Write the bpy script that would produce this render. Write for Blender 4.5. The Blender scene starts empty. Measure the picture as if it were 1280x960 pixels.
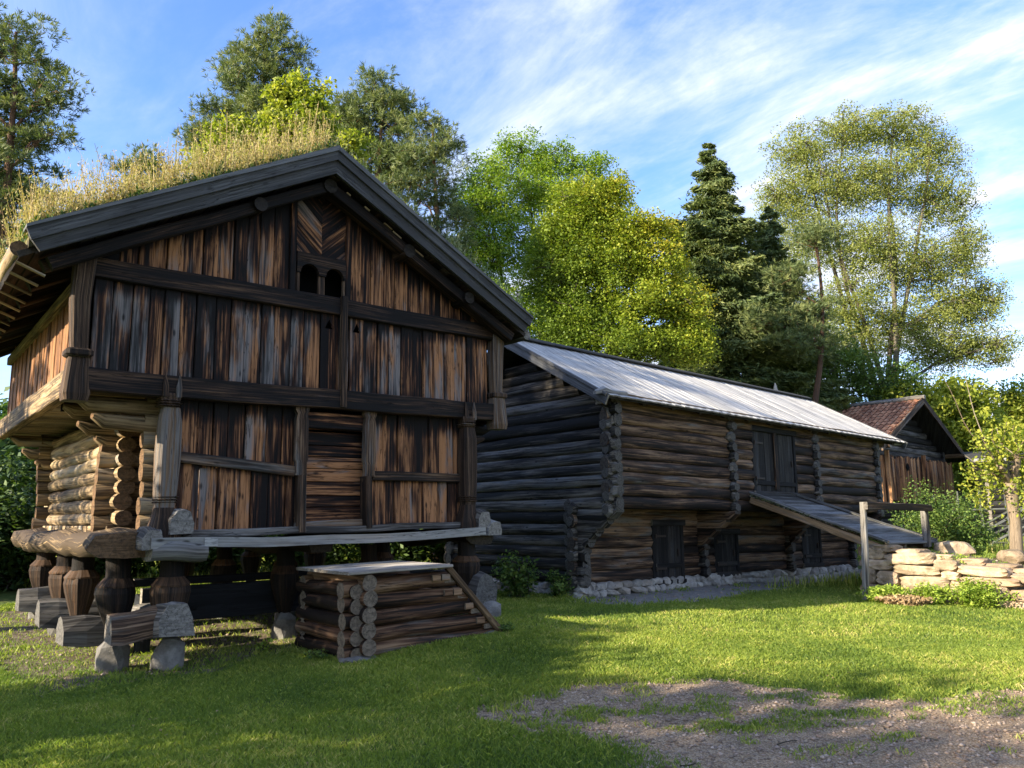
import bpy, bmesh, math, random
import numpy as np
from mathutils import Vector, Matrix, noise
R = math.radians
random.seed(7)
RNG = np.random.default_rng(11)
scene = bpy.context.scene
COL = scene.collection

# ------------------------------------------------------------------ camera
PITCH, FPX, EYE = R(10.3), 970.0, 1.6
cam = bpy.data.cameras.new('camera'); camo = bpy.data.objects.new('camera', cam); COL.objects.link(camo)
cam.sensor_width = 36; cam.lens = 36 * FPX / 1280; cam.clip_end = 2000; cam.clip_start = .05
camo.location = (0, 0, EYE); camo.rotation_euler = (R(90) + PITCH, 0, 0)
scene.camera = camo

# ------------------------------------------------------------------ light
SUN_TRAVEL, SUN_EL = R(31), R(22)          # direction the light travels in plan, height of the sun
SUN_STRENGTH, SKY_STRENGTH = 4.8, 0.13
w = bpy.data.worlds.new('World'); scene.world = w; w.use_nodes = True
nt = w.node_tree; N = nt.nodes; L = nt.links; N.clear()
def nd(t, **k):
    n = N.new(t)
    for a, b in k.items(): setattr(n, a, b)
    return n
sky = nd('ShaderNodeTexSky', sky_type='NISHITA'); sky.sun_disc = False
sky.sun_elevation = SUN_EL
sky.sun_rotation = math.atan2(-math.cos(SUN_TRAVEL), -math.sin(SUN_TRAVEL))
sky.air_density = 1.0; sky.dust_density = .6; sky.ozone_density = 2.0; sky.altitude = 100
tc = nd('ShaderNodeTexCoord'); sep = nd('ShaderNodeSeparateXYZ'); L.new(tc.outputs['Generated'], sep.inputs[0])
def mth(op, a, b=None, c=None, clamp=False):
    n = nd('ShaderNodeMath', operation=op, use_clamp=clamp)
    for i, x in enumerate((a, b, c)):
        if x is None: continue
        if isinstance(x, (int, float)): n.inputs[i].default_value = x
        else: L.new(x, n.inputs[i])
    return n.outputs[0]
zz = mth('ADD', mth('MAXIMUM', sep.outputs[2], 0.02), .22)
px = mth('DIVIDE', sep.outputs[0], zz); py = mth('DIVIDE', sep.outputs[1], zz)
cmb = nd('ShaderNodeCombineXYZ'); L.new(px, cmb.inputs[0]); L.new(py, cmb.inputs[1])
def cloud(rot, sx, sy, scale, det, lo, hi, dist=.3, off=(0, 0, 0)):
    m0 = nd('ShaderNodeMapping'); m0.inputs['Rotation'].default_value = (0, 0, rot); L.new(cmb.outputs[0], m0.inputs[0])
    m = nd('ShaderNodeMapping'); m.inputs['Scale'].default_value = (sx, sy, 1)
    m.inputs['Location'].default_value = off
    L.new(m0.outputs[0], m.inputs[0])
    t = nd('ShaderNodeTexNoise'); t.inputs['Scale'].default_value = scale; t.inputs['Detail'].default_value = det
    t.inputs['Roughness'].default_value = .62; t.inputs['Distortion'].default_value = dist
    L.new(m.outputs[0], t.inputs['Vector'])
    r = nd('ShaderNodeMapRange', interpolation_type='SMOOTHSTEP'); r.inputs[1].default_value = lo; r.inputs[2].default_value = hi
    L.new(t.outputs[0], r.inputs[0]); return r.outputs[0]
streak = cloud(R(46), 1.0, 2.1, 1.5, 10, .40, .76, .55, (3.1, 1.2, 0))
veil = cloud(R(40), 1.0, 1.4, 2.2, 8, .42, .70, .5, (7.7, 4.1, 0))
rightness = nd('ShaderNodeMapRange', interpolation_type='SMOOTHSTEP'); rightness.inputs[1].default_value = -.75; rightness.inputs[2].default_value = 1.1
L.new(px, rightness.inputs[0])
low = nd('ShaderNodeMapRange', interpolation_type='SMOOTHSTEP'); low.inputs[1].default_value = .60; low.inputs[2].default_value = .12
L.new(sep.outputs[2], low.inputs[0])
amt = mth('ADD', mth('MULTIPLY', rightness.outputs[0], 1.0), .30)
c1 = mth('MULTIPLY', mth('ADD', mth('MULTIPLY', streak, .9), mth('MULTIPLY', veil, .50)), amt)
puff = cloud(R(10), 1.0, 1.2, 1.6, 8, .46, .60, .2, (1.7, 9.3, 0))
c2 = mth('MULTIPLY', mth('MULTIPLY', puff, low.outputs[0]), mth('ADD', mth('MULTIPLY', rightness.outputs[0], .9), .15))
fib = cloud(R(50), 1.0, 3.2, 5.5, 6, .25, .75, .3, (5, 2, 0)); cl = mth('MULTIPLY', mth('ADD', c1, c2), mth('ADD', mth('MULTIPLY', fib, .55), .68), clamp=True)
hsv = nd('ShaderNodeHueSaturation'); hsv.inputs['Saturation'].default_value = 1.12; hsv.inputs['Value'].default_value = .92
L.new(sky.outputs[0], hsv.inputs['Color'])
mix = nd('ShaderNodeMix', data_type='RGBA'); L.new(cl, mix.inputs[0]); tint = nd('ShaderNodeMix', data_type='RGBA', blend_type='MULTIPLY'); tint.inputs[0].default_value = 1; tint.inputs[7].default_value = (.90, .92, 1.10, 1); L.new(hsv.outputs[0], tint.inputs[6]); L.new(tint.outputs[2], mix.inputs[6])
mix.inputs[7].default_value = (2.75, 2.9, 3.25, 1)
bg = nd('ShaderNodeBackground'); L.new(mix.outputs[2], bg.inputs[0]); bg.inputs[1].default_value = SKY_STRENGTH
out = nd('ShaderNodeOutputWorld'); L.new(bg.outputs[0], out.inputs[0])

sun = bpy.data.lights.new('sun', 'SUN'); suno = bpy.data.objects.new('sun', sun); COL.objects.link(suno)
sun.energy = SUN_STRENGTH; sun.angle = R(.53); sun.color = (1.0, .86, .64)
travel = Vector((math.cos(SUN_TRAVEL) * math.cos(SUN_EL), math.sin(SUN_TRAVEL) * math.cos(SUN_EL), -math.sin(SUN_EL)))
suno.rotation_euler = travel.to_track_quat('-Z', 'Y').to_euler()
suno.location = (-30, -18, 25)
vs = scene.view_settings
vs.view_transform = 'Standard'; vs.look = 'None'; vs.exposure = 1.72; vs.gamma = 1; vs.use_curve_mapping = False
scene.cycles.max_bounces = 6; scene.cycles.transparent_max_bounces = 4
scene.cycles.diffuse_bounces = 3

# ------------------------------------------------------------------ ground height
_an = np.array([(-30, -20, 0), (0, -20, 0), (30, -20, 0), (0, 0, 0), (-12, 3, 0), (9, 2, .05), (-4, 9.3, 0), (-4.6, 9.7, .0), (-7.4, 12.7, .14),
                (-1.8, 9.2, .09), (-.1, 10.5, .22), (-.6, 12, .25), (-3, 15, .2), (1.3, 15.2, .24), (5.5, 18.5, .26), (9.2, 21.7, .26),
                (6.9, 15, .22), (4.8, 7.6, .1), (2, 7, .06), (8.8, 12.5, .12), (-12, 12, .1), (-10, 22, .4), (12, 20, .78), (12, 26, .9), (20, 33, 1.0),
                (0, 30, .6), (-25, 30, .6), (25, 12, .7), (60, 60, 2), (0, 80, 2), (-60, 60, 1.5), (-60, 0, .2), (60, 0, .5)])
def _k(r): return np.sqrt(r * r + 4.0)
_D = np.linalg.norm(_an[:, None, :2] - _an[None, :, :2], axis=2)
_w = np.linalg.solve(-_k(_D) - .15 * np.eye(len(_an)), _an[:, 2] - .3)
BO = np.array((1.5, 15.0)); _ba = np.array((1.143, 1.0)); _ba /= np.linalg.norm(_ba); _bb = np.array((-_ba[1], _ba[0]))
AO = np.array((-3.96, 9.27)); _aa = np.array((1.223, 1.0)); _aa /= np.linalg.norm(_aa); _ab = np.array((-_aa[1], _aa[0]))
def sst(a, b, x): t = np.clip((x - a) / (b - a), 0, 1); return t * t * (3 - 2 * t)
def ghN(x, y):
    x = np.asarray(x, float); y = np.asarray(y, float)
    p = np.stack([x.ravel(), y.ravel()], 1)
    z = np.empty(len(p))
    for i in range(0, len(p), 20000):
        q = p[i:i + 20000]
        z[i:i + 20000] = .3 - _k(np.linalg.norm(q[:, None] - _an[None, :, :2], axis=2)) @ _w
    z = np.clip(z, -.2, 2.2)
    a = (p - BO) @ _ba; b = (p - BO) @ _bb
    top = 1.16 + (b + 3.1) * .17
    top = np.maximum(top, z)
    m = sst(4.8, 5.05, a) * (1 - sst(-3.35, -3.15, b)) * (1 - sst(8.5, 12, a)) * (1 - sst(0, 1, -(b + 8.5)))
    z = z * (1 - m) + top * m
    return z.reshape(x.shape)
def gh(x, y): return float(ghN(np.array([x]), np.array([y]))[0])

# ------------------------------------------------------------------ tagging
def tag(o, label=None, cat=None, group=None, kind=None):
    if label: o['label'] = label
    if cat: o['category'] = cat
    if group: o['group'] = group
    if kind: o['kind'] = kind
    return o
def empty(name, loc, rz=0, rot=None):
    o = bpy.data.objects.new(name, None); COL.objects.link(o); o.location = loc
    o.rotation_euler = rot if rot else (0, 0, rz); o.empty_display_size = .2
    return o

# ------------------------------------------------------------------ materials
def newmat(name):
    m = bpy.data.materials.new(name); m.use_nodes = True; t = m.node_tree; t.nodes.clear()
    return m, t
class NG:
    def __init__(s, t): s.t = t
    def n(s, ty, **k):
        x = s.t.nodes.new(ty)
        for a, b in k.items(): setattr(x, a, b)
        return x
    def l(s, a, b): s.t.links.new(a, b)
    def m(s, op, a, b=None, clamp=False):
        n = s.n('ShaderNodeMath', operation=op, use_clamp=clamp)
        for i, x in enumerate((a, b)):
            if x is None: continue
            if isinstance(x, (int, float)): n.inputs[i].default_value = x
            else: s.l(x, n.inputs[i])
        return n.outputs[0]
    def mix(s, f, a, b, blend='MIX'):
        n = s.n('ShaderNodeMix', data_type='RGBA', blend_type=blend)
        for i, x in ((0, f), (6, a), (7, b)):
            if isinstance(x, (int, float)): n.inputs[i].default_value = x
            elif isinstance(x, tuple): n.inputs[i].default_value = (*x, 1) if len(x) == 3 else x
            else: s.l(x, n.inputs[i])
        return n.outputs[2]
    def rng(s, x, a, b, c=0, d=1, smooth=True):
        n = s.n('ShaderNodeMapRange', interpolation_type='SMOOTHSTEP' if smooth else 'LINEAR')
        s.l(x, n.inputs[0])
        for i, v in ((1, a), (2, b), (3, c), (4, d)): n.inputs[i].default_value = v
        return n.outputs[0]
    def noise(s, vec, scale=1, det=4, rough=.55, dist=0):
        n = s.n('ShaderNodeTexNoise')
        for k, v in (('Scale', scale), ('Detail', det), ('Roughness', rough), ('Distortion', dist)): n.inputs[k].default_value = v
        if vec is not None: s.l(vec, n.inputs['Vector'])
        return n.outputs[0]
    def mapv(s, vec, sc, loc=(0, 0, 0)):
        n = s.n('ShaderNodeMapping'); n.inputs['Scale'].default_value = sc; n.inputs['Location'].default_value = loc
        s.l(vec, n.inputs[0]); return n.outputs[0]
    def bsdf(s, col, rough, bump=None, bstr=.5, bdist=.02, spec=.3):
        b = s.n('ShaderNodeBsdfPrincipled')
        if isinstance(col, tuple): b.inputs['Base Color'].default_value = (*col, 1)
        else: s.l(col, b.inputs['Base Color'])
        if isinstance(rough, (int, float)): b.inputs['Roughness'].default_value = rough
        else: s.l(rough, b.inputs['Roughness'])
        b.inputs['Specular IOR Level'].default_value = spec
        if bump is not None:
            bp = s.n('ShaderNodeBump'); bp.inputs['Strength'].default_value = bstr; bp.inputs['Distance'].default_value = bdist
            s.l(bump, bp.inputs['Height']); s.l(bp.outputs[0], b.inputs['Normal'])
        o = s.n('ShaderNodeOutputMaterial'); s.l(b.outputs[0], o.inputs[0]); return b

def wood(name, dark, mid, light, grey, greyamt=.35, contrast=1.0, endc=(.30, .27, .23), streak=30, rough=.75, spec=.25, crack=1.0, bstr=.8):
    """weathered timber; UV x runs along the grain, w.r random per piece, w.g weathering, w.b end grain"""
    m, t = newmat(name); g = NG(t)
    uv = g.n('ShaderNodeUVMap', uv_map='uv').outputs[0]
    at = g.n('ShaderNodeAttribute', attribute_name='w').outputs[0]
    sp = g.n('ShaderNodeSeparateColor'); g.l(at, sp.inputs[0]); r, we, en = sp.outputs
    fine = g.noise(g.mapv(uv, (1.0, streak * 2.4, 1)), 1, 5, .6, .25)
    broad = g.noise(g.mapv(uv, (.65, streak * .5, 1), (3, 7, 0)), 1, 3, .55, .5)
    blot = g.noise(g.mapv(uv, (1.0, 5.0, 1), (11, 3, 0)), 1, 4, .6, .6)
    # knots
    vo = g.n('ShaderNodeTexVoronoi', feature='F1'); vo.inputs['Scale'].default_value = 1
    g.l(g.mapv(uv, (2.6, 6.5, 1)), vo.inputs['Vector'])
    knot = g.rng(vo.outputs['Distance'], .05, .16, 1, 0)
    v = g.m('ADD', g.m('MULTIPLY', g.m('SUBTRACT', fine, .5), 1.7 * contrast), g.m('MULTIPLY', g.m('SUBTRACT', broad, .5), 1.5 * contrast))
    v = g.m('ADD', v, g.m('MULTIPLY', g.m('SUBTRACT', blot, .5), .9 * contrast))
    v = g.m('ADD', v, g.m('MULTIPLY', g.m('SUBTRACT', r, .5), .50))
    v = g.m('ADD', v, we)                              # we about .5 = normal
    ramp = g.n('ShaderNodeValToRGB'); e = ramp.color_ramp.elements
    e[0].position = .26; e[0].color = (*dark, 1); e[1].position = 1.0; e[1].color = (*light, 1)
    q = ramp.color_ramp.elements.new(.54); q.color = (*mid, 1)
    g.l(v, ramp.inputs[0])
    gm = g.noise(g.mapv(uv, (.9, streak * .5, 1), (5, 1, 0)), 1, 4, .6, .4)
    gflag = g.m('MULTIPLY', g.m('LESS_THAN', en, .5), en)
    gmask = g.rng(g.m('ADD', g.m('ADD', gm, gflag), g.m('MULTIPLY', g.m('SUBTRACT', r, .5), .25)), .66 - .34 * greyamt, .84 - .34 * greyamt)
    gmask = g.m('MULTIPLY', gmask, g.rng(we, .12, .5))
    gcol = g.mix(g.rng(v, .1, 1.0), tuple(x * .12 for x in grey), grey)
    c = g.mix(g.m('MULTIPLY', gmask, .85), ramp.outputs[0], gcol)
    c = g.mix(g.m('MULTIPLY', knot, .8), c, tuple(x * .6 for x in dark))
    crk = g.noise(g.mapv(uv, (1.3, streak * 1.6, 1), (2, 9, 0)), 1, 6, .5, .15)
    crack_m = g.rng(g.m('ABSOLUTE', g.m('SUBTRACT', crk, .5)), .0, .018, 1, 0)
    crack_m = g.m('MULTIPLY', crack_m, g.rng(broad, .45, .6))
    c = g.mix(g.m('MULTIPLY', crack_m, .75 * crack), c, tuple(x * .4 for x in dark))
    # end grain
    en_n = g.noise(g.mapv(uv, (22, 22, 1)), 1, 4, .6, .5)
    wv = g.m('ABSOLUTE', g.m('SUBTRACT', g.noise(g.mapv(uv, (9, 9, 1), (4, 4, 0)), 1, 3, .5, .2), .5))
    ec = g.mix(g.rng(en_n, .3, .7), tuple(x * .45 for x in endc), endc)
    ec = g.mix(g.rng(wv, 0, .012, .8, 0), ec, (.015, .012, .01))
    c = g.mix(g.m('GREATER_THAN', en, .5), c, ec)
    h = g.m('ADD', g.m('MULTIPLY', fine, .6), g.m('MULTIPLY', broad, .5))
    h = g.m('SUBTRACT', h, g.m('MULTIPLY', crack_m, .8 * crack)); h = g.m('SUBTRACT', h, g.m('MULTIPLY', knot, .3))
    g.bsdf(c, rough, h, bstr, .012, spec)
    return m

M = {}
M['plank_front'] = wood('tarred_planks', (.003, .0018, .0020), (.040, .0145, .0070), (.36, .170, .075), (.175, .175, .18), .22, 1.35, streak=13)
M['beam_dark'] = wood('tarred_beam', (.004, .003, .003), (.028, .016, .011), (.12, .070, .040), (.09, .09, .095), .25, 1.1, endc=(.03, .025, .022), streak=26)
M['barge'] = wood('grey_barge_board', (.042, .042, .043), (.090, .091, .093), (.17, .172, .176), (.16, .165, .17), .6, .6, streak=22, crack=1.0)
M['blond'] = wood('blond_weathered_log', (.06, .042, .026), (.25, .175, .095), (.46, .35, .21), (.26, .235, .20), .46, .95, endc=(.17, .10, .05), streak=16, crack=1.0)
M['sideplank'] = wood('reddish_side_plank', (.016, .007, .004), (.12, .05, .02), (.32, .16, .07), (.13, .11, .10), .15, 1.0, streak=22)
M['post'] = wood('carved_post', (.012, .008, .006), (.060, .034, .020), (.22, .145, .09), (.17, .165, .16), .45, 1.0, endc=(.2,.18,.16), streak=18)
M['greyslab'] = wood('silver_grey_timber', (.03, .027, .024), (.13, .12, .11), (.30, .285, .26), (.27, .27, .265), .6, .85, endc=(.25, .235, .215), streak=16)
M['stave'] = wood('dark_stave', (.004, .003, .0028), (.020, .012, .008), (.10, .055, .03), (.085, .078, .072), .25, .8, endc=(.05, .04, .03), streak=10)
M['barnlog'] = wood('barn_log', (.008, .0075, .007), (.050, .044, .038), (.20, .178, .15), (.15, .152, .155), .45, 1.1, endc=(.10, .094, .085), streak=14)
M['barnlog_front'] = wood('barn_front_log', (.008, .0055, .0045), (.058, .033, .020), (.25, .16, .095), (.15, .145, .14), .32, 1.1, endc=(.07, .058, .048), streak=14)
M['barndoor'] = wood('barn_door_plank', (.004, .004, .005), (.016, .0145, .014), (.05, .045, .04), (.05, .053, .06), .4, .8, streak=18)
M['roofboard'] = wood('silvery_roof_board', (.28, .275, .265), (.45, .44, .42), (.56, .545, .52), (.48, .475, .465), .6, .5, streak=12, rough=.95, spec=.08)
M['eavelog'] = wood('tan_eaves_log', (.03, .018, .010), (.13, .08, .042), (.28, .19, .105), (.16, .15, .14), .3, .85, streak=16)
M['steplog'] = wood('step_log', (.010, .006, .004), (.085, .042, .022), (.27, .17, .10), (.20, .185, .165), .3, .9, endc=(.20, .16, .12), streak=12)
M['stepboard'] = wood('pale_step_board', (.16, .14, .12), (.34, .31, .27), (.52, .49, .44), (.48, .48, .47), .5, .6, streak=16)
M['trough'] = wood('black_beam', (.005, .006, .008), (.010, .012, .016), (.028, .033, .042), (.03, .034, .042), .4, .6, streak=12)
M['rampboard'] = wood('ramp_board', (.03, .03, .029), (.11, .11, .106), (.22, .215, .205), (.20, .215, .23), .6, .75, streak=12)
M['greypost'] = wood('grey_rail', (.04, .036, .032), (.15, .14, .125), (.32, .30, .27), (.27, .28, .29), .5, .8, streak=14)
M['shedplank'] = wood('sunny_shed_plank', (.020, .010, .006), (.22, .090, .036), (.52, .28, .125), (.2, .18, .16), .15, 1.0, streak=14)
M['fence'] = wood('old_fence_rail', (.02, .022, .02), (.065, .07, .06), (.15, .155, .13), (.11, .12, .12), .5, .8, streak=14)

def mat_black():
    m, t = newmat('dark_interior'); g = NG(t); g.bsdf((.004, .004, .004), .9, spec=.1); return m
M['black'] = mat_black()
def mat_stone(name, a, b, c, moss=0.0):
    m, t = newmat(name); g = NG(t)
    co = g.n('ShaderNodeTexCoord').outputs['Object']
    at = g.n('ShaderNodeAttribute', attribute_name='w').outputs[0]
    sp = g.n('ShaderNodeSeparateColor'); g.l(at, sp.inputs[0])
    n1 = g.noise(co, 5, 8, .65, .3); n2 = g.noise(co, 38, 6, .7); n3 = g.noise(co, 1.7, 4, .6, .5)
    col = g.mix(g.rng(n1, .35, .65), a, b); col = g.mix(g.m('MULTIPLY', g.rng(n3, .45, .7), .7), col, c)
    col = g.mix(g.m('MULTIPLY', g.rng(n2, .56, .72), .6), col, tuple(x * .35 for x in a))
    v = g.m('ADD', .72, g.m('MULTIPLY', sp.outputs[0], .56))
    vm = g.n('ShaderNodeVectorMath', operation='SCALE'); g.l(col, vm.inputs[0]); g.l(v, vm.inputs['Scale'])
    col = vm.outputs[0]
    if moss: col = g.mix(g.m('MULTIPLY', g.rng(g.noise(co, 3.1, 6, .7), .55, .68), moss), col, (.10, .12, .035))
    h = g.m('ADD', n1, g.m('MULTIPLY', n2, .5))
    g.bsdf(col, .9, h, .9, .03, .2); return m
M['stone'] = mat_stone('grey_fieldstone', (.24, .23, .215), (.40, .385, .36), (.30, .26, .22), .15)
M['stonewarm'] = mat_stone('sandy_boulder', (.20, .155, .105), (.40, .315, .22), (.32, .22, .145), .3)
M['footstone'] = mat_stone('foot_stone', (.11, .105, .10), (.20, .195, .185), (.15, .14, .125))
M['oldblock'] = wood('old_grey_block', (.02, .018, .017), (.075, .07, .065), (.17, .16, .15), (.15, .15, .15), .5, .9, endc=(.13, .125, .12), streak=12)
M['pebble'] = mat_stone('pebble', (.20, .15, .115), (.42, .34, .28), (.29, .2, .15))

def mat_leaf(name, cols, trans=.35, rough=.55):
    """cols: ramp of base colours picked by the per-leaf random value"""
    m, t = newmat(name); g = NG(t)
    at = g.n('ShaderNodeAttribute', attribute_name='lc')
    ramp = g.n('ShaderNodeValToRGB'); e = ramp.color_ramp.elements
    e[0].color = (*cols[0], 1); e[1].color = (*cols[-1], 1)
    for i, c in enumerate(cols[1:-1]):
        q = e.new((i + 1) / (len(cols) - 1)); q.color = (*c, 1)
    g.l(at.outputs['Fac'], ramp.inputs[0])
    d = g.n('ShaderNodeBsdfPrincipled'); g.l(ramp.outputs[0], d.inputs['Base Color']); d.inputs['Roughness'].default_value = rough
    d.inputs['Specular IOR Level'].default_value = .25
    tr = g.n('ShaderNodeBsdfTranslucent')
    tcx = g.mix(1.0, ramp.outputs[0], (1.25, 1.35, .55), 'MULTIPLY'); g.l(tcx, tr.inputs['Color'])
    ms = g.n('ShaderNodeMixShader'); ms.inputs[0].default_value = trans
    g.l(d.outputs[0], ms.inputs[1]); g.l(tr.outputs[0], ms.inputs[2])
    o = g.n('ShaderNodeOutputMaterial'); g.l(ms.outputs[0], o.inputs[0]); return m
M['lf_pine'] = mat_leaf('pine_needles', [(.035, .060, .028), (.09, .13, .052), (.17, .20, .075), (.26, .27, .10)], .25)
M['lf_spruce'] = mat_leaf('spruce_needles', [(.03, .052, .022), (.075, .11, .042), (.145, .18, .06), (.22, .24, .08)], .25)
M['lf_ash'] = mat_leaf('ash_leaves', [(.08, .14, .018), (.14, .23, .028), (.23, .33, .04), (.36, .42, .06)], .45)
M['lf_maple'] = mat_leaf('maple_leaves', [(.08, .13, .02), (.13, .19, .025), (.22, .28, .032), (.36, .35, .045), (.46, .29, .04)], .32)
M['lf_elm'] = mat_leaf('elm_leaves', [(.13, .16, .045), (.19, .22, .058), (.26, .29, .08), (.35, .36, .11)], .45)
M['lf_yellow'] = mat_leaf('yellowing_leaves', [(.08, .13, .018), (.18, .23, .03), (.31, .34, .045), (.42, .41, .07)], .4)
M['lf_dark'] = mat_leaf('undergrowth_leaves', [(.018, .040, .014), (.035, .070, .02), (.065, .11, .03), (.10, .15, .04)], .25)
M['lf_shrub'] = mat_leaf('shrub_leaves', [(.035, .075, .02), (.07, .13, .03), (.13, .20, .045), (.2, .27, .06)], .3)
M['lf_lime'] = mat_leaf('lime_weed_leaves', [(.10, .17, .02), (.2, .30, .04), (.32, .42, .06), (.42, .5, .10)], .4)
M['lf_dry'] = mat_leaf('dry_stalks', [(.20, .13, .07), (.32, .22, .12), (.42, .31, .18)], .2)
M['lf_sod'] = mat_leaf('golden_roof_weeds', [(.22, .15, .08), (.36, .27, .13), (.44, .36, .18), (.32, .31, .12), (.34, .22, .16)], .35)
M['lf_sodgrey'] = mat_leaf('grey_green_roof_grass', [(.14, .17, .09), (.22, .25, .15), (.34, .34, .22)], .3)
M['grass'] = mat_leaf('lawn_blades', [(.085, .145, .028), (.175, .245, .042), (.28, .34, .060), (.38, .41, .085), (.52, .45, .18)], .42, .5)
M['bark_pine'] = wood('pine_bark', (.05, .028, .018), (.16, .085, .045), (.30, .16, .085), (.15, .13, .11), .3, .9, streak=8)
M['bark'] = wood('grey_bark', (.025, .021, .016), (.085, .07, .052), (.20, .17, .125), (.16, .15, .13), .4, .8, streak=8)
M['bark_pale'] = wood('pale_bark', (.10, .075, .05), (.22, .17, .12), (.36, .30, .22), (.28, .26, .23), .4, .6, streak=8)

def mat_tile():
    m, t = newmat('clay_tiles'); g = NG(t)
    uv = g.n('ShaderNodeUVMap', uv_map='uv').outputs[0]
    n = g.noise(g.mapv(uv, (6, 8, 1)), 1, 4); n2 = g.noise(g.mapv(uv, (40, 40, 1)), 1, 3)
    c = g.mix(g.rng(n, .35, .65), (.17, .065, .035), (.42, .21, .12)); c = g.mix(g.m('MULTIPLY', g.rng(n2, .5, .7), .5), c, (.30, .27, .2))
    g.bsdf(c, .85, n2, .5, .01); return m
M['tile'] = mat_tile()
def mat_iron():
    m, t = newmat('rusty_iron'); g = NG(t); g.bsdf((.03, .02, .016), .6, spec=.4); return m
M['iron'] = mat_iron()
def mat_plate():
    m, t = newmat('faded_notice'); g = NG(t)
    co = g.n('ShaderNodeTexCoord').outputs['Object']
    g.bsdf(g.mix(g.rng(g.noise(g.mapv(co, (12, 12, 60)), 1, 3), .45, .6), (.36, .36, .35), (.20, .20, .2)), .7); return m
M['plate'] = mat_plate()

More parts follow.
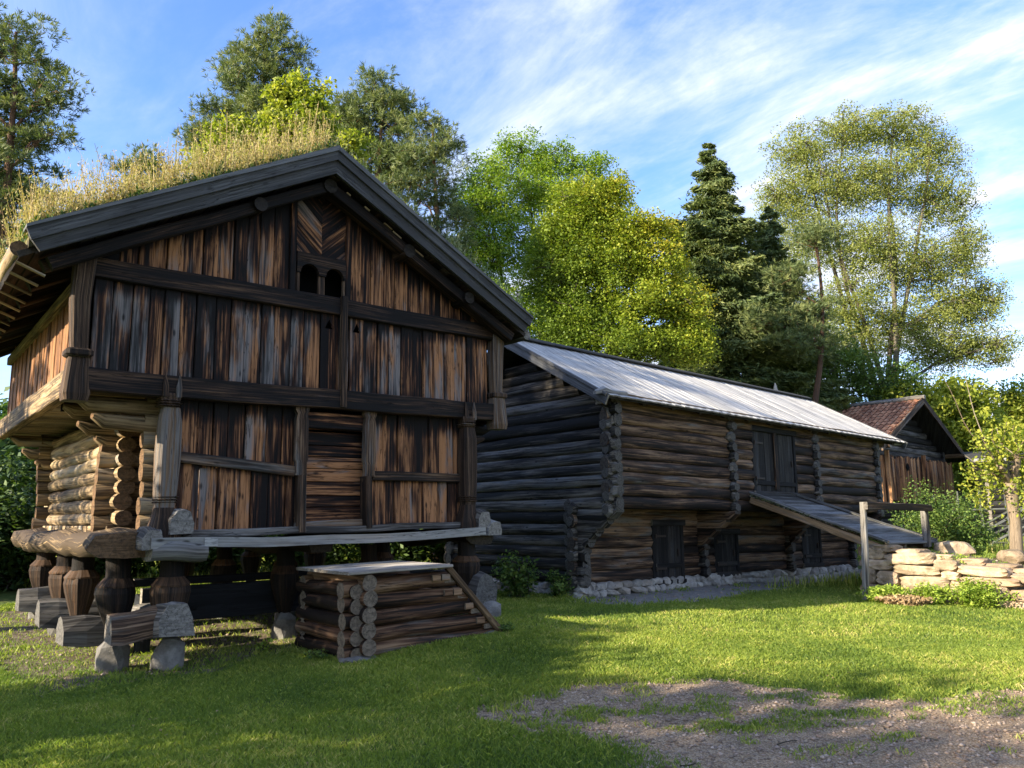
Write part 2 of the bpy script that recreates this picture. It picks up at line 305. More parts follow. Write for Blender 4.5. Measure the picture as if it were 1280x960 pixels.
# ------------------------------------------------------------------ mesh builder
V3 = Vector
class MB:
    def __init__(s): s.v = []; s.f = []; s.uv = []; s.w = []; s.sm = []
    def add(s, vs, fs, uvs, w, smooth=False):
        o = len(s.v); s.v.extend(vs)
        s.w.extend(w)
        for f, u in zip(fs, uvs): s.f.append([i + o for i in f]); s.uv.append(u); s.sm.append(smooth)
    def sweep(s, pts, X, Y, prof, sc=None, wear=.5, cap=True, smooth=True, jit=0, rnd=None, twist=0):
        """prof swept through pts; X, Y = directions of the profile's axes"""
        pts = [V3(p) for p in pts]; X = V3(X).normalized(); Y = V3(Y).normalized()
        n = len(prof); r = random.random() if rnd is None else rnd
        ou, ov = random.uniform(0, 60), random.uniform(0, 60)
        per = [0]
        for i in range(n):
            a, b = prof[i], prof[(i + 1) % n]; per.append(per[-1] + math.hypot(a[0] - b[0], a[1] - b[1]))
        L_ = [0]
        for a, b in zip(pts, pts[1:]): L_.append(L_[-1] + (b - a).length)
        seed = random.uniform(0, 100)
        vs, wl = [], []
        for k, p in enumerate(pts):
            sx, sy = (1, 1) if sc is None else (sc[k] if isinstance(sc[k], tuple) else (sc[k], sc[k]))
            jx = jit * noise.noise((L_[k] * .9, seed, 0)) if jit else 0; jy = jit * noise.noise((L_[k] * .9, seed, 9)) if jit else 0
            we = wear(L_[k] / max(L_[-1], 1e-6)) if callable(wear) else wear
            ct, st = math.cos(twist * k), math.sin(twist * k)
            for i, (a, b) in enumerate(prof):
                q = 1 + (jit * 2.2 * noise.noise((L_[k] * 1.7, seed + i * .7, 5)) if jit else 0)
                a2, b2 = a * sx * q, b * sy * q
                if twist: a2, b2 = a2 * ct - b2 * st, a2 * st + b2 * ct
                vs.append(p + X * (a2 + jx) + Y * (b2 + jy)); wl.append((r, we, 0, 1))
        fs, us = [], []
        for k in range(len(pts) - 1):
            for i in range(n):
                j = (i + 1) % n
                fs.append([k * n + i, k * n + j, (k + 1) * n + j, (k + 1) * n + i])
                us.append([(ou + L_[k], ov + per[i]), (ou + L_[k], ov + per[i + 1]), (ou + L_[k + 1], ov + per[i + 1]), (ou + L_[k + 1], ov + per[i])])
        s.add(vs, fs, us, wl, smooth)
        if cap:
            for k in (0, len(pts) - 1):
                ring = vs[k * n:(k + 1) * n]; c = sum(ring, V3()) / n
                s.add(ring, [list(range(n)) if k else list(range(n))[::-1]],
                      [[(ou + prof[i][0], ov + prof[i][1]) for i in (range(n) if k else range(n - 1, -1, -1))]], [(r, .5, 1, 1)] * n, False)
    def box(s, c, half, ax=None, grain=0, wear=.5, ch=.006, jit=0, segs=1, rnd=None):
        """box: centre, half sizes, axes (3 vectors), grain axis index"""
        ax = ax or (V3((1, 0, 0)), V3((0, 1, 0)), V3((0, 0, 1)))
        c = V3(c); i = grain; j, k = (i + 1) % 3, (i + 2) % 3
        hx, hy = half[j], half[k]; ch = min(ch, hx * .4, hy * .4)
        prof = [(-hx + ch, -hy), (hx - ch, -hy), (hx, -hy + ch), (hx, hy - ch), (hx - ch, hy), (-hx + ch, hy), (-hx, hy - ch), (-hx, -hy + ch)]
        d = V3(ax[i])
        pts = [c + d * (half[i] * (2 * q / segs - 1)) for q in range(segs + 1)]
        s.sweep(pts, ax[j], ax[k], prof, None, wear, True, False, jit, rnd)
    def beam(s, p0, p1, w_, h_, up=(0, 0, 1), wear=.5, jit=0, segs=6, ch=.012, sc=None, rnd=None):
        p0, p1 = V3(p0), V3(p1); d = (p1 - p0); u = V3(up); X = d.cross(u).normalized(); Y = X.cross(d).normalized()
        hx, hy = w_ / 2, h_ / 2; ch = min(ch, hx * .4, hy * .4)
        prof = [(-hx + ch, -hy), (hx - ch, -hy), (hx, -hy + ch), (hx, hy - ch), (hx - ch, hy), (-hx + ch, hy), (-hx, hy - ch), (-hx, -hy + ch)]
        s.sweep([p0 + d * (q / segs) for q in range(segs + 1)], X, Y, prof, sc, wear, True, False, jit, rnd)
    def log(s, p0, p1, r, r2=None, up=(0, 0, 1), n=12, wear=.5, jit=.03, segs=None, flat=1.0, sag=0, ends=None, rnd=None, smooth=True, taper=0):
        p0, p1 = V3(p0), V3(p1); d = p1 - p0; X = d.cross(V3(up)).normalized(); Y = X.cross(d).normalized()
        if segs is None: segs = max(3, int(d.length / .35))
        prof = [(r * flat * math.cos(2 * math.pi * i / n), (r2 or r) * math.sin(2 * math.pi * i / n)) for i in range(n)]
        pts = [p0 + d * (q / segs) + V3((0, 0, -sag * math.sin(math.pi * q / segs))) for q in range(segs + 1)]
        sc = None
        if taper: sc = [1 - taper * q / segs for q in range(segs + 1)]
        s.sweep(pts, X, Y, prof, sc, wear, True, smooth, jit, rnd)
    def prism(s, poly, b0, b1, wear=.5, rnd=None, vert=True, split=1, off=None):
        """polygon (a, z) extruded along local y from b0 to b1; grain vertical unless vert is False"""
        n = len(poly); r = random.random() if rnd is None else rnd; ou, ov = random.uniform(0, 60), random.uniform(0, 60)
        wv = (lambda z: wear(z)) if callable(wear) else (lambda z: wear)
        V = [V3((a, b0, z)) for a, z in poly]; W = [V3((a, b1, z)) for a, z in poly]
        uvp = [((z, a) if vert else (a, z)) for a, z in poly]; uvp = [(ou + x, ov + y) for x, y in uvp]
        wl = [(r, wv(z), 0, 1) for a, z in poly]
        s.add(V, [list(range(n))], [uvp], wl); s.add(W, [list(range(n))[::-1]], [uvp[::-1]], wl)
        for i in range(n):
            j = (i + 1) % n
            q = (b1 - b0)
            s.add([V[i], W[i], W[j], V[j]], [[0, 1, 2, 3]], [[uvp[i], (uvp[i][0], uvp[i][1] + q), (uvp[j][0], uvp[j][1] + q), uvp[j]]], [wl[i], wl[i], wl[j], wl[j]])
    def board(s, a0, a1, z0, z1l, z1r, b0, th, wear=.5, rnd=None, nseg=5, gf=0):
        """vertical plank with a sloped top, subdivided so weathering can vary with height; wear(t)"""
        r = random.random() if rnd is None else rnd; ou, ov = random.uniform(0, 60), random.uniform(0, 60)
        t0 = random.uniform(-.006, .006); lean = random.uniform(-.006, .006)
        wd = a1 - a0; c = min(.008, wd * .2)
        # cross section: chamfered front corners
        cs = [(0, th), (0, c), (c, 0), (wd * .5, -.004), (wd - c, 0), (wd, c), (wd, th)]
        rows = []
        vs, wl = [], []
        for k in range(nseg + 1):
            t = k / nseg
            for (x, y) in cs:
                zt = z1l + (z1r - z1l) * (x / wd)
                z = z0 + (zt - z0) * t
                vs.append(V3((a0 + x + lean * t, b0 + y + t0, z)))
                wl.append((r, wear(t) if callable(wear) else wear, gf, 1))
        m = len(cs); fs, us = [], []
        for k in range(nseg):
            for i in range(m - 1):
                ids = [k * m + i, k * m + i + 1, (k + 1) * m + i + 1, (k + 1) * m + i]
                fs.append(ids); us.append([(ou + vs[q].z, ov + cs[q % m][0] + cs[q % m][1]) for q in ids])
        for k in (0, nseg):
            ids = [k * m + i for i in range(m)]; fs.append(ids); us.append([(ou + vs[q].x, ov + vs[q].y) for q in ids])
        s.add(vs, fs, us, wl)
    def rock(s, c, size, seed, sub=2, flat=.25, ax=None, rnd=None, boxy=.5):
        """irregular block"""
        bm = bmesh.new(); bmesh.ops.create_icosphere(bm, subdivisions=sub, radius=1)
        r = random.random() if rnd is None else rnd; vs = []
        rs = random.Random(seed); planes = []
        for _ in range(7):
            d = V3((rs.uniform(-1, 1), rs.uniform(-1, 1), rs.uniform(-1, 1))).normalized(); planes.append((d, rs.uniform(.72, .95)))
        for v in bm.verts:
            p = v.co.copy()
            mx = max(abs(p.x), abs(p.y), abs(p.z)); p = p.lerp(p / mx * .86, boxy)
            for d, h in planes[:4 if boxy > .8 else 7]:
                q = p.dot(d); h_ = h * 1.32 if boxy > .95 else h
                if q > h_: p -= d * (q - h_)
            p += V3(noise.noise_vector(p * 1.6 + V3((seed * 3.1, 0, 0)))) * .09
            vs.append(p)
        ax = ax or (V3((1, 0, 0)), V3((0, 1, 0)), V3((0, 0, 1))); c = V3(c)
        vs = [c + ax[0] * (p.x * size[0]) + ax[1] * (p.y * size[1]) + ax[2] * (p.z * size[2]) for p in vs]
        fs = [[v.index for v in f.verts] for f in bm.faces]; bm.verts.index_update()
        s.add(vs, fs, [[(0, 0)] * len(f) for f in fs], [(r, .5, 0, 1)] * len(vs), False); bm.free()
    def build(s, name, mat, parent=None, recalc=True):
        me = bpy.data.meshes.new(name)
        me.from_pydata([tuple(v) for v in s.v], [], s.f)
        uv = me.uv_layers.new(name='uv'); flat = [c for f in s.uv for u in f for c in u]; uv.data.foreach_set('uv', flat)
        ca = me.color_attributes.new('w', 'FLOAT_COLOR', 'POINT'); ca.data.foreach_set('color', [c for x in s.w for c in x])
        me.polygons.foreach_set('use_smooth', s.sm)
        if recalc:
            bm = bmesh.new(); bm.from_mesh(me); bmesh.ops.recalc_face_normals(bm, faces=bm.faces); bm.to_mesh(me); bm.free()
        me.materials.append(mat)
        o = bpy.data.objects.new(name, me); COL.objects.link(o); o.parent = parent
        return o

def quads_obj(name, V, lc, mat, parent=None):
    """V (n,4,3) array of leaf quads, lc (n,) random colour value"""
    V = np.asarray(V, np.float32); n = len(V)
    me = bpy.data.meshes.new(name); me.vertices.add(n * 4); me.vertices.foreach_set('co', V.reshape(-1))
    me.loops.add(n * 4); me.loops.foreach_set('vertex_index', np.arange(n * 4, dtype=np.int32))
    me.polygons.add(n); me.polygons.foreach_set('loop_start', np.arange(0, n * 4, 4, dtype=np.int32))
    me.update(calc_edges=True)
    a = me.attributes.new('lc', 'FLOAT', 'POINT'); a.data.foreach_set('value', np.repeat(np.asarray(lc, np.float32), 4))
    me.materials.append(mat)
    o = bpy.data.objects.new(name, me); COL.objects.link(o); o.parent = parent
    return o
def unit(v): return v / np.maximum(np.linalg.norm(v, axis=-1, keepdims=True), 1e-9)
def leaf_quads(c, ln, wd, upbias=.6, rng=RNG, axis=None):
    n = len(c)
    nm = unit(rng.normal(size=(n, 3)) + np.array([0, 0, upbias * 2]))
    t = unit(rng.normal(size=(n, 3))) if axis is None else unit(axis)
    t = unit(t - nm * (t * nm).sum(1, keepdims=True)) if axis is None else t
    s_ = unit(np.cross(nm, t)); ln = np.asarray(ln).reshape(-1, 1) * .5; wd = np.asarray(wd).reshape(-1, 1) * .5
    return np.stack([c - t * ln, c + s_ * wd + nm * wd * .3, c + t * ln, c - s_ * wd + nm * wd * .3], 1)
def sphere_pts(n, rng=RNG, lo=.0): 
    d = unit(rng.normal(size=(n, 3))); r = (lo ** 3 + (1 - lo ** 3) * rng.random(n)) ** (1 / 3); return d * r[:, None]

# ------------------------------------------------------------------ terrain with lawn, gravel and path
def px2g(u, v, z=.15):
    x = (u - 640) / FPX; d = (v - 480) / FPX
    r = (x, math.cos(PITCH) + d * math.sin(PITCH), math.sin(PITCH) - d * math.cos(PITCH)); t = (z - EYE) / r[2]
    return (r[0] * t, r[1] * t)
def inpoly(x, y, poly):
    c = np.zeros(x.shape, bool); n = len(poly)
    for i in range(n):
        x1, y1 = poly[i]; x2, y2 = poly[(i + 1) % n]
        m = ((y1 > y) != (y2 > y)) & (x < (x2 - x1) * (y - y1) / (y2 - y1 + 1e-12) + x1); c ^= m
    return c
def sdist(x, y, poly):
    """signed distance (positive inside)"""
    d = np.full(x.shape, 1e9); n = len(poly)
    for i in range(n):
        a = np.array(poly[i]); b = np.array(poly[(i + 1) % n]); ab = b - a
        t = np.clip(((x - a[0]) * ab[0] + (y - a[1]) * ab[1]) / (ab @ ab), 0, 1)
        d = np.minimum(d, np.hypot(x - a[0] - t * ab[0], y - a[1] - t * ab[1]))
    return np.where(inpoly(x, y, poly), d, -d)
_rg = np.random.default_rng(5)
_tab = _rg.random((64, 64, 8))
def vnoise(x, y, s=1.0, k=0):
    x = np.asarray(x) * s; y = np.asarray(y) * s; i = np.floor(x).astype(int); j = np.floor(y).astype(int); fx = x - i; fy = y - j
    fx = fx * fx * (3 - 2 * fx); fy = fy * fy * (3 - 2 * fy); T = _tab[:, :, k]
    return (T[i % 64, j % 64] * (1 - fx) * (1 - fy) + T[(i + 1) % 64, j % 64] * fx * (1 - fy) + T[i % 64, (j + 1) % 64] * (1 - fx) * fy + T[(i + 1) % 64, (j + 1) % 64] * fx * fy)
def fbm(x, y, s=1, k=0): return sum(vnoise(x + 13.7 * o, y - 7.1 * o, s * 2 ** o, (k + o) % 8) / 2 ** o for o in range(4)) / 1.875
def Aw(a, b): q = AO + _aa * a + _ab * b; return (float(q[0]), float(q[1]))
def Bw(a, b): q = BO + _ba * a + _bb * b; return (float(q[0]), float(q[1]))
GRAVEL = [(-.35, 6.95), (.46, 7.76), (.94, 7.96), (2.03, 8.0), (2.87, 7.40), (3.81, 7.26), (4.6, 7.6), (5.6, 8.7), (9, 10.5), (14, 12), (14, -4), (-1, -4), (1.0, 4.6), (.73, 5.77), (.32, 6.48)]
PATCHES = [(1.85, 6.5, .42, .10), (1.3, 6.95, .24, .06), (2.7, 6.8, .18, .05), (.75, 6.9, .20, .09), (3.1, 7.4, .3, .07)]
PATH = [Bw(-.4, .5), Bw(11.2, .5), Bw(11.6, -.7), (8.1, 19.2), (5.8, 16.9), (3.7, 14.9), (2.2, 13.75), (1.3, 14.0)]
EARTH = [Aw(-1.3, -.35), Aw(.4, -.45), Aw(1.4, -.3), Aw(4.6, -.1), Aw(5.0, 1), Aw(4.6, 6), Aw(-1.2, 6.2), Aw(-1.6, 2)]
MOUND = [Bw(4.95, -3.1), Bw(7.0, -3.0), Bw(7.5, -6.5), Bw(7, -9), Bw(5.0, -9)]
def zones(x, y):
    e = (fbm(x, y, 1.6, 1) - .5) * 1.1 + (fbm(x, y, 7, 3) - .5) * .5
    g = sdist(x, y, GRAVEL) + e * .55
    for (cx, cy, rx, ry) in PATCHES:
        g = np.minimum(g, (np.hypot((x - cx) / rx, (y - cy) / ry) - 1) * min(rx, ry) * 1.2 + e * .25)
    p = sdist(x, y, PATH) + e * .25
    a = sdist(x, y, EARTH) + e * .5
    mo = sdist(x, y, MOUND) + e * .35
    # worn spot in the lawn
    wspot = (1 - np.hypot((x - .48) / .9, (y - 9.9) / .45)) * .3 + e * .8
    return g, p, a, mo, wspot
def axis_pts(lo, hi, step, far):
    c = list(np.arange(lo, hi + 1e-6, step)); d = step; x = lo; l = []
    while x > -far: d *= 1.22; x -= d; l.append(x)
    d = step; x = hi; r_ = []
    while x < far: d *= 1.22; x += d; r_.append(x)
    return np.array(l[::-1] + c + r_)
gx = axis_pts(-9, 13, .09, 400); gy = axis_pts(4.5, 23, .09, 400)
GX, GY = np.meshgrid(gx, gy, indexing='ij'); GZ = ghN(GX, GY)
near = (np.abs(GX) < 25) & (GY < 35) & (GY > -10)
GZ = GZ + np.where(near, (fbm(GX, GY, 1.1, 2) - .5) * .05 + (fbm(GX, GY, 5, 4) - .5) * .025, 0)
g_, p_, a_, m_, w_ = zones(GX, GY)
GZ = GZ + np.where(near, (vnoise(GX, GY, 11, 6) - .5) * .012, 0)
def s01(v, w=.06): return np.clip(v / (2 * w) + .5, 0, 1)
grav = s01(g_ + .05, .16); path = s01(p_, .06); earth = s01(a_, .15); mnd = s01(m_, .08); worn = np.clip(w_ + .1, 0, 1) * .8
def ground_mat():
    m, t = newmat('ground_surface'); g = NG(t)
    co = g.n('ShaderNodeTexCoord').outputs['Object']
    at = g.n('ShaderNodeAttribute', attribute_name='zone').outputs[0]
    sp = g.n('ShaderNodeSeparateColor'); g.l(at, sp.inputs[0]); gr, ea, pa = sp.outputs
    n1 = g.noise(co, 1.3, 5, .6, .3); n2 = g.noise(co, 9, 5, .65); n3 = g.noise(co, 60, 4, .7); n4 = g.noise(co, 170, 3, .7)
    lawn = g.mix(g.rng(n2, .35, .65), (.055, .085, .022), (.11, .15, .038)); lawn = g.mix(g.m('MULTIPLY', g.rng(n1, .5, .7), .5), lawn, (.13, .12, .05))
    vo = g.n('ShaderNodeTexVoronoi'); g.l(co, vo.inputs['Vector']); vo.inputs['Scale'].default_value = 75
    peb = g.n('ShaderNodeSeparateColor'); g.l(vo.outputs['Color'], peb.inputs[0])
    gravel = g.mix(g.rng(n2, .35, .7), (.29, .20, .115), (.41, .295, .18)); gravel = g.mix(g.m('MULTIPLY', g.rng(n1, .42, .62), .55), gravel, (.20, .142, .085))
    gravel = g.mix(g.m('MULTIPLY', g.rng(peb.outputs[0], .3, .9), .55), gravel, (.50, .41, .30))
    gravel = g.mix(g.m('MULTIPLY', g.rng(vo.outputs['Distance'], .35, .75), .6), gravel, (.07, .052, .045))
    pathc = g.mix(g.rng(n2, .35, .7), (.17, .165, .155), (.27, .26, .245)); pathc = g.mix(g.m('MULTIPLY', g.rng(n3, .5, .7), .5), pathc, (.12, .11, .1))
    earthc = g.mix(g.rng(n2, .35, .65), (.085, .065, .045), (.20, .165, .125)); earthc = g.mix(g.m('MULTIPLY', g.rng(n3, .5, .65), .7), earthc, (.035, .028, .018))
    earthc = g.mix(g.m('MULTIPLY', g.rng(g.noise(co, 2.6, 5, .65), .52, .62), .6), earthc, (.07, .09, .03))
    c = g.mix(g.rng(g.m('ADD', ea, g.m('MULTIPLY', g.m('SUBTRACT', n3, .5), .6)), .3, .7), lawn, earthc)
    c = g.mix(g.rng(g.m('ADD', g.m('ADD', gr, g.m('MULTIPLY', g.m('SUBTRACT', n2, .5), 1.1)), g.m('MULTIPLY', g.m('SUBTRACT', n3, .5), .7)), .30, .60), c, gravel)
    c = g.mix(g.rng(g.m('ADD', pa, g.m('MULTIPLY', g.m('SUBTRACT', n3, .5), .6)), .3, .7), c, pathc)
    h = g.m('ADD', g.m('MULTIPLY', n3, .5), g.m('MULTIPLY', n2, .9)); h = g.m('SUBTRACT', h, g.m('MULTIPLY', vo.outputs['Distance'], .35))
    g.bsdf(c, .95, h, .8, .02, .15); return m
M['ground'] = ground_mat()
nx, ny = GX.shape
Zr = grav; Ze = np.maximum(np.maximum(earth, mnd * .85), worn * (1 - grav)); Zp = path
idx = np.arange(nx * ny).reshape(nx, ny)
Q = np.stack([idx[:-1, :-1], idx[1:, :-1], idx[1:, 1:], idx[:-1, 1:]], -1).reshape(-1, 4)
def cellc(a): return ((a[:-1, :-1] + a[1:, :-1] + a[1:, 1:] + a[:-1, 1:]) / 4).reshape(-1)
cg, cp, ce, cm = cellc(grav), cellc(path), cellc(earth), cellc(mnd)
kind = np.zeros(len(Q), int); kind[ce > .5] = 3; kind[cm > .5] = 4; kind[cg > .5] = 1; kind[cp > .5] = 2
PTS = np.stack([GX, GY, GZ], -1).reshape(-1, 3); ZON = np.stack([Zr, Ze, Zp, np.ones_like(Zr)], -1).reshape(-1, 4)
for k, nm in ((0, 'lawn_ground'), (1, 'gravel_yard'), (2, 'gravel_path'), (3, 'bare_earth'), (4, 'earth_ramp_top')):
    q = Q[kind == k]; used, inv = np.unique(q.reshape(-1), return_inverse=True); inv = inv.reshape(-1)
    me = bpy.data.meshes.new(nm); me.vertices.add(len(used)); me.vertices.foreach_set('co', PTS[used].astype(np.float32).reshape(-1))
    me.loops.add(len(inv)); me.loops.foreach_set('vertex_index', inv.astype(np.int32))
    me.polygons.add(len(q)); me.polygons.foreach_set('loop_start', np.arange(0, len(inv), 4, dtype=np.int32))
    me.update(calc_edges=True)
    ca = me.color_attributes.new('zone', 'FLOAT_COLOR', 'POINT'); ca.data.foreach_set('color', ZON[used].astype(np.float32).reshape(-1))
    me.polygons.foreach_set('use_smooth', [True] * len(q))
    me.materials.append(M['ground']); o = bpy.data.objects.new(nm, me); COL.objects.link(o); o['kind'] = 'structure'
def gridz(x, y):
    """height of the built ground sheet (bilinear on the grid)"""
    x = np.atleast_1d(x); y = np.atleast_1d(y)
    i = np.clip(np.searchsorted(gx, x) - 1, 0, nx - 2); j = np.clip(np.searchsorted(gy, y) - 1, 0, ny - 2)
    fx = (x - gx[i]) / (gx[i + 1] - gx[i]); fy = (y - gy[j]) / (gy[j + 1] - gy[j])
    return GZ[i, j] * (1 - fx) * (1 - fy) + GZ[i + 1, j] * fx * (1 - fy) + GZ[i, j + 1] * (1 - fx) * fy + GZ[i + 1, j + 1] * fx * fy
def gz(x, y): return float(gridz(x, y)[0])
# ================================================================== raised storehouse (left)
def angz(a): return math.atan2(a[1], a[0])
X3, Y3, Z3 = V3((1, 0, 0)), V3((0, 1, 0)), V3((0, 0, 1))
store = empty('raised_storehouse', (AO[0], AO[1], 0))
store.matrix_world = Matrix.Translation((AO[0], AO[1], 0)) @ Matrix.Rotation(angz(_aa), 4, 'Z') @ Matrix.Rotation(R(-1.35), 4, 'Y')
tag(store, 'tall dark timber storehouse on carved wooden staves with a weedy turf roof', 'storehouse')
DEP = 6.0
def zu(a): return 6.26 - .54 * abs(a - 1.72)           # underside of the roof
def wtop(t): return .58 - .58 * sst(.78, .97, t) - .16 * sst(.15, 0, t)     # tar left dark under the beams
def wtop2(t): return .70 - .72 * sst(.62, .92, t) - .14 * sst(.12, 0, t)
# --- upper storey front planks
mb = MB(); a = -1.0; k = 0
tri_holes = []
while a < 4.60:
    wd = random.uniform(.17, .25)
    if a + wd > 4.50: wd = 4.62 - a
    c = a + wd / 2; gf = .16 if -0.4 < c < 3.0 and random.random() < .75 or c < -.4 and random.random() < .3 else .0
    hole = None
    for hc in (1.86, 2.32):
        if a < hc < a + wd: hole = hc
    if hole is None:
        mb.board(a + .004, a + wd - .004, 3.33, 4.44, 4.44, -.11 + (.018 if k % 2 else 0), .03, wtop, gf=gf, nseg=9)
    else:
        a0, a1 = a + .004, a + wd - .004; hc = (a0 + a1) / 2
        P = [(hc, 4.22 + .13), (hc - .065, 4.20), (hc, 4.20)]
        r_ = random.random()
        mb.prism([(a0, 3.33), (hc, 3.33), (hc, 4.20), (hc - .062, 4.20), (hc, 4.335), (hc, 4.44), (a0, 4.44)], -.11, -.08, .5, r_)
        mb.prism([(hc, 3.33), (a1, 3.33), (a1, 4.44), (hc, 4.44), (hc, 4.335), (hc + .062, 4.20), (hc, 4.20)], -.11, -.08, .5, r_)
    a += wd; k += 1
mb.build('upper_planking', M['plank_front'], store)
# --- gable planks
mb = MB(); k = 0
def gable_run(a0, a1):
    global k
    a = a0
    while a < a1 - .02:
        wd = min(random.uniform(.15, .24), a1 - a)
        if a1 - a - wd < .08: wd = a1 - a
        mb.board(a + .003, a + wd - .003, 4.58, zu(a) - .02, zu(a + wd) - .02, -.10 + (.018 if k % 2 else 0), .03, lambda t, a=a: .64 - .55 * sst(.45, .95, t) - .1 * sst(.1, 0, t) - .30 * sst(1.6, 3.2, abs(a - 1.8)), nseg=9); a += wd; k += 1  # eaves shade painted in with the tar, darker upwards and towards both ends
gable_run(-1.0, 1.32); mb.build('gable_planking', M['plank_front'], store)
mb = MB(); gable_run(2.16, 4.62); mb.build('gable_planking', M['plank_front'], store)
# --- herringbone panel, lintel, arches
mb = MB()
def clip_poly(poly, inside, inter):
    o = []
    for i in range(len(poly)):
        p, q = poly[i], poly[(i + 1) % len(poly)]
        if inside(p): o.append(p)
        if inside(p) != inside(q): o.append(inter(p, q))
    return o
def cutline(poly, nx_, nz_, c):
    f = lambda p: p[0] * nx_ + p[1] * nz_ - c
    return clip_poly(poly, lambda p: f(p) >= 0, lambda p, q: (p[0] + (q[0] - p[0]) * f(p) / (f(p) - f(q)), p[1] + (q[1] - p[1]) * f(p) / (f(p) - f(q))))
def hbone(side, i):
    ctr = 1.76; s_ = 1 if side > 0 else -1
    w_ = .155; base = 5.02 + i * w_ * 1.42
    dx, dz = .9 * s_, .9 * .92
    x0 = ctr
    P = [(x0, base), (x0 + dx, base + dz), (x0 + dx, base + dz + w_ * 1.40), (x0, base + w_ * 1.40)]
    P = cutline(P, 1, 0, 1.40); P = cutline(P, -1, 0, -2.12); P = cutline(P, 0, 1, 5.20) if P else P
    P = cutline(P, .54, -1, .54 * 1.72 - 6.24) if P else P
    P = cutline(P, -.54, -1, -.54 * 1.72 - 6.24) if P else P
    if len(P) > 2:
        n0 = len(mb.v); mb.prism(P, -.09 - .012 * (i % 2), -.05, .42, None, False)
        # grain along the slanting board
        kf = 0
        for fi in range(len(mb.f) - len(P) - 2, len(mb.f)):
            mb.uv[fi] = [((mb.v[v].x * s_ * .735 + mb.v[v].z * .678) + i * 3.1 + s_, (mb.v[v].z * .735 - mb.v[v].x * s_ * .678) + mb.v[v].y) for v in mb.f[fi]]
for i in range(-6, 9):
    hbone(1, i); hbone(-1, i)
mb.build('herringbone_panel', M['plank_front'], store)
mb = MB()
def arch_pts(c, hw, z0, zs, n=10): return [(c + hw * math.cos(math.pi * q / n), zs + hw * 1.05 * math.sin(math.pi * q / n)) for q in range(n + 1)]
P = [(1.40, 5.21), (1.40, 4.92)]
for c in (1.585, 1.955): P += [(x, z) for x, z in arch_pts(c, .135, 0, 4.92)[::-1]]
P += [(2.12, 4.92), (2.12, 5.21)]
mb.prism(P, -.13, -.06, .50, None, False); mb.build('arched_lintel', M['beam_dark'], store)
for a0, a1 in ((1.40, 1.448), (1.722, 1.818), (2.092, 2.12)):
    mb = MB(); mb.board(a0, a1, 4.58, 4.915, 4.915, -.11, .05, .62); mb.build('window_mullion', M['post'], store)
for a0 in (1.30, 2.12):
    mb = MB(); mb.board(a0, a0 + .085, 4.57, zu(a0), zu(a0 + .085), -.135, .08, .55); mb.build('window_frame', M['plank_front'], store)
# black panels behind the skin, painted to stand for the dark interior
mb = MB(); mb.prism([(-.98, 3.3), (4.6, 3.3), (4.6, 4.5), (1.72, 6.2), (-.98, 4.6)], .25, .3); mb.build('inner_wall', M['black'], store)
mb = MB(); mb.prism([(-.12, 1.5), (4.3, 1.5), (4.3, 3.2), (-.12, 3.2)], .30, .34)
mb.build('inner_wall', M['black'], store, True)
# --- beams of the front
mb = MB()
mb.beam((-1.06, -.10, 4.515), (4.72, -.10, 4.515), .16, .235, jit=.02, segs=16, wear=.5)
mb.build('upper_beam', M['beam_dark'], store)
mb = MB(); mb.beam((-1.02, -.10, 3.225), (4.72, -.10, 3.225), .20, .26, jit=.025, segs=16, wear=.55); mb.build('jetty_beam', M['beam_dark'], store)
mb = MB(); mb.beam((2.07, -.19, 3.12), (2.07, -.19, 4.66), .085, .09, up=(0, 1, 0), jit=.03, segs=8, wear=.72)
mb.build('centre_post', M['post'], store)
# --- upper corner posts
def upper_post(a, b, h1):
    mb = MB(); sq = [(-.5, -.5), (.5, -.5), (.5, .5), (-.5, .5)]
    c = .12; oc = [(-.5 + c, -.5), (.5 - c, -.5), (.5, -.5 + c), (.5, .5 - c), (.5 - c, .5), (-.5 + c, .5), (-.5, .5 - c), (-.5, -.5 + c)]
    st = [(2.97, .24), (3.05, .27), (3.42, .22), (3.47, .20)]; mb.sweep([(a, b, z) for z, s_ in st], X3, Y3, oc, [s_ for z, s_ in st], .62, True, False, .03)
    st = [(3.46, .23), (3.48, .27), (3.53, .27), (3.55, .22)]; mb.sweep([(a, b, z) for z, s_ in st], X3, Y3, oc, [s_ for z, s_ in st], .5, True, False)
    st = [(3.54, .17), (3.7, .18), (4.1, .20), (h1, .22)]; mb.sweep([(a, b, z) for z, s_ in st], X3, Y3, oc, [s_ for z, s_ in st], .6, True, False, .03)
    return mb
p = upper_post(-1.12, -.1, 4.70).build('corner_post', M['post'], store)
p = upper_post(4.80, -.1, 4.62).build('corner_post', M['post'], store)
# --- lower storey front: two planked panels, door bay
mb = MB()
def panel(a0, a1, z0, z1a, z1b, wf):
    a = a0; k = 0
    while a < a1 - .02:
        wd = min(random.uniform(.17, .27), a1 - a)
        if a1 - a - wd < .09: wd = a1 - a
        f = lambda x: z1a + (z1b - z1a) * (x - a0) / (a1 - a0)
        mb.board(a + .004, a + wd - .004, z0, f(a), f(a + wd), -.03 + (.02 if k % 2 else 0), .035, wf, nseg=8); a += wd; k += 1
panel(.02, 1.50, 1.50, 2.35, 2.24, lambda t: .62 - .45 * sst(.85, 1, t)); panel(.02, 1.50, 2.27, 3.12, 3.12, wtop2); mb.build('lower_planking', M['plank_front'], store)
mb = MB(); panel(2.56, 4.14, 1.50, 2.20, 2.18, lambda t: .70 - .5 * sst(.85, 1, t) - .25 * sst(.12, 0, t)); panel(2.56, 4.14, 2.19, 3.12, 3.12, lambda t: .76 - .8 * sst(.60, .95, t) - .1 * sst(.1, 0, t))
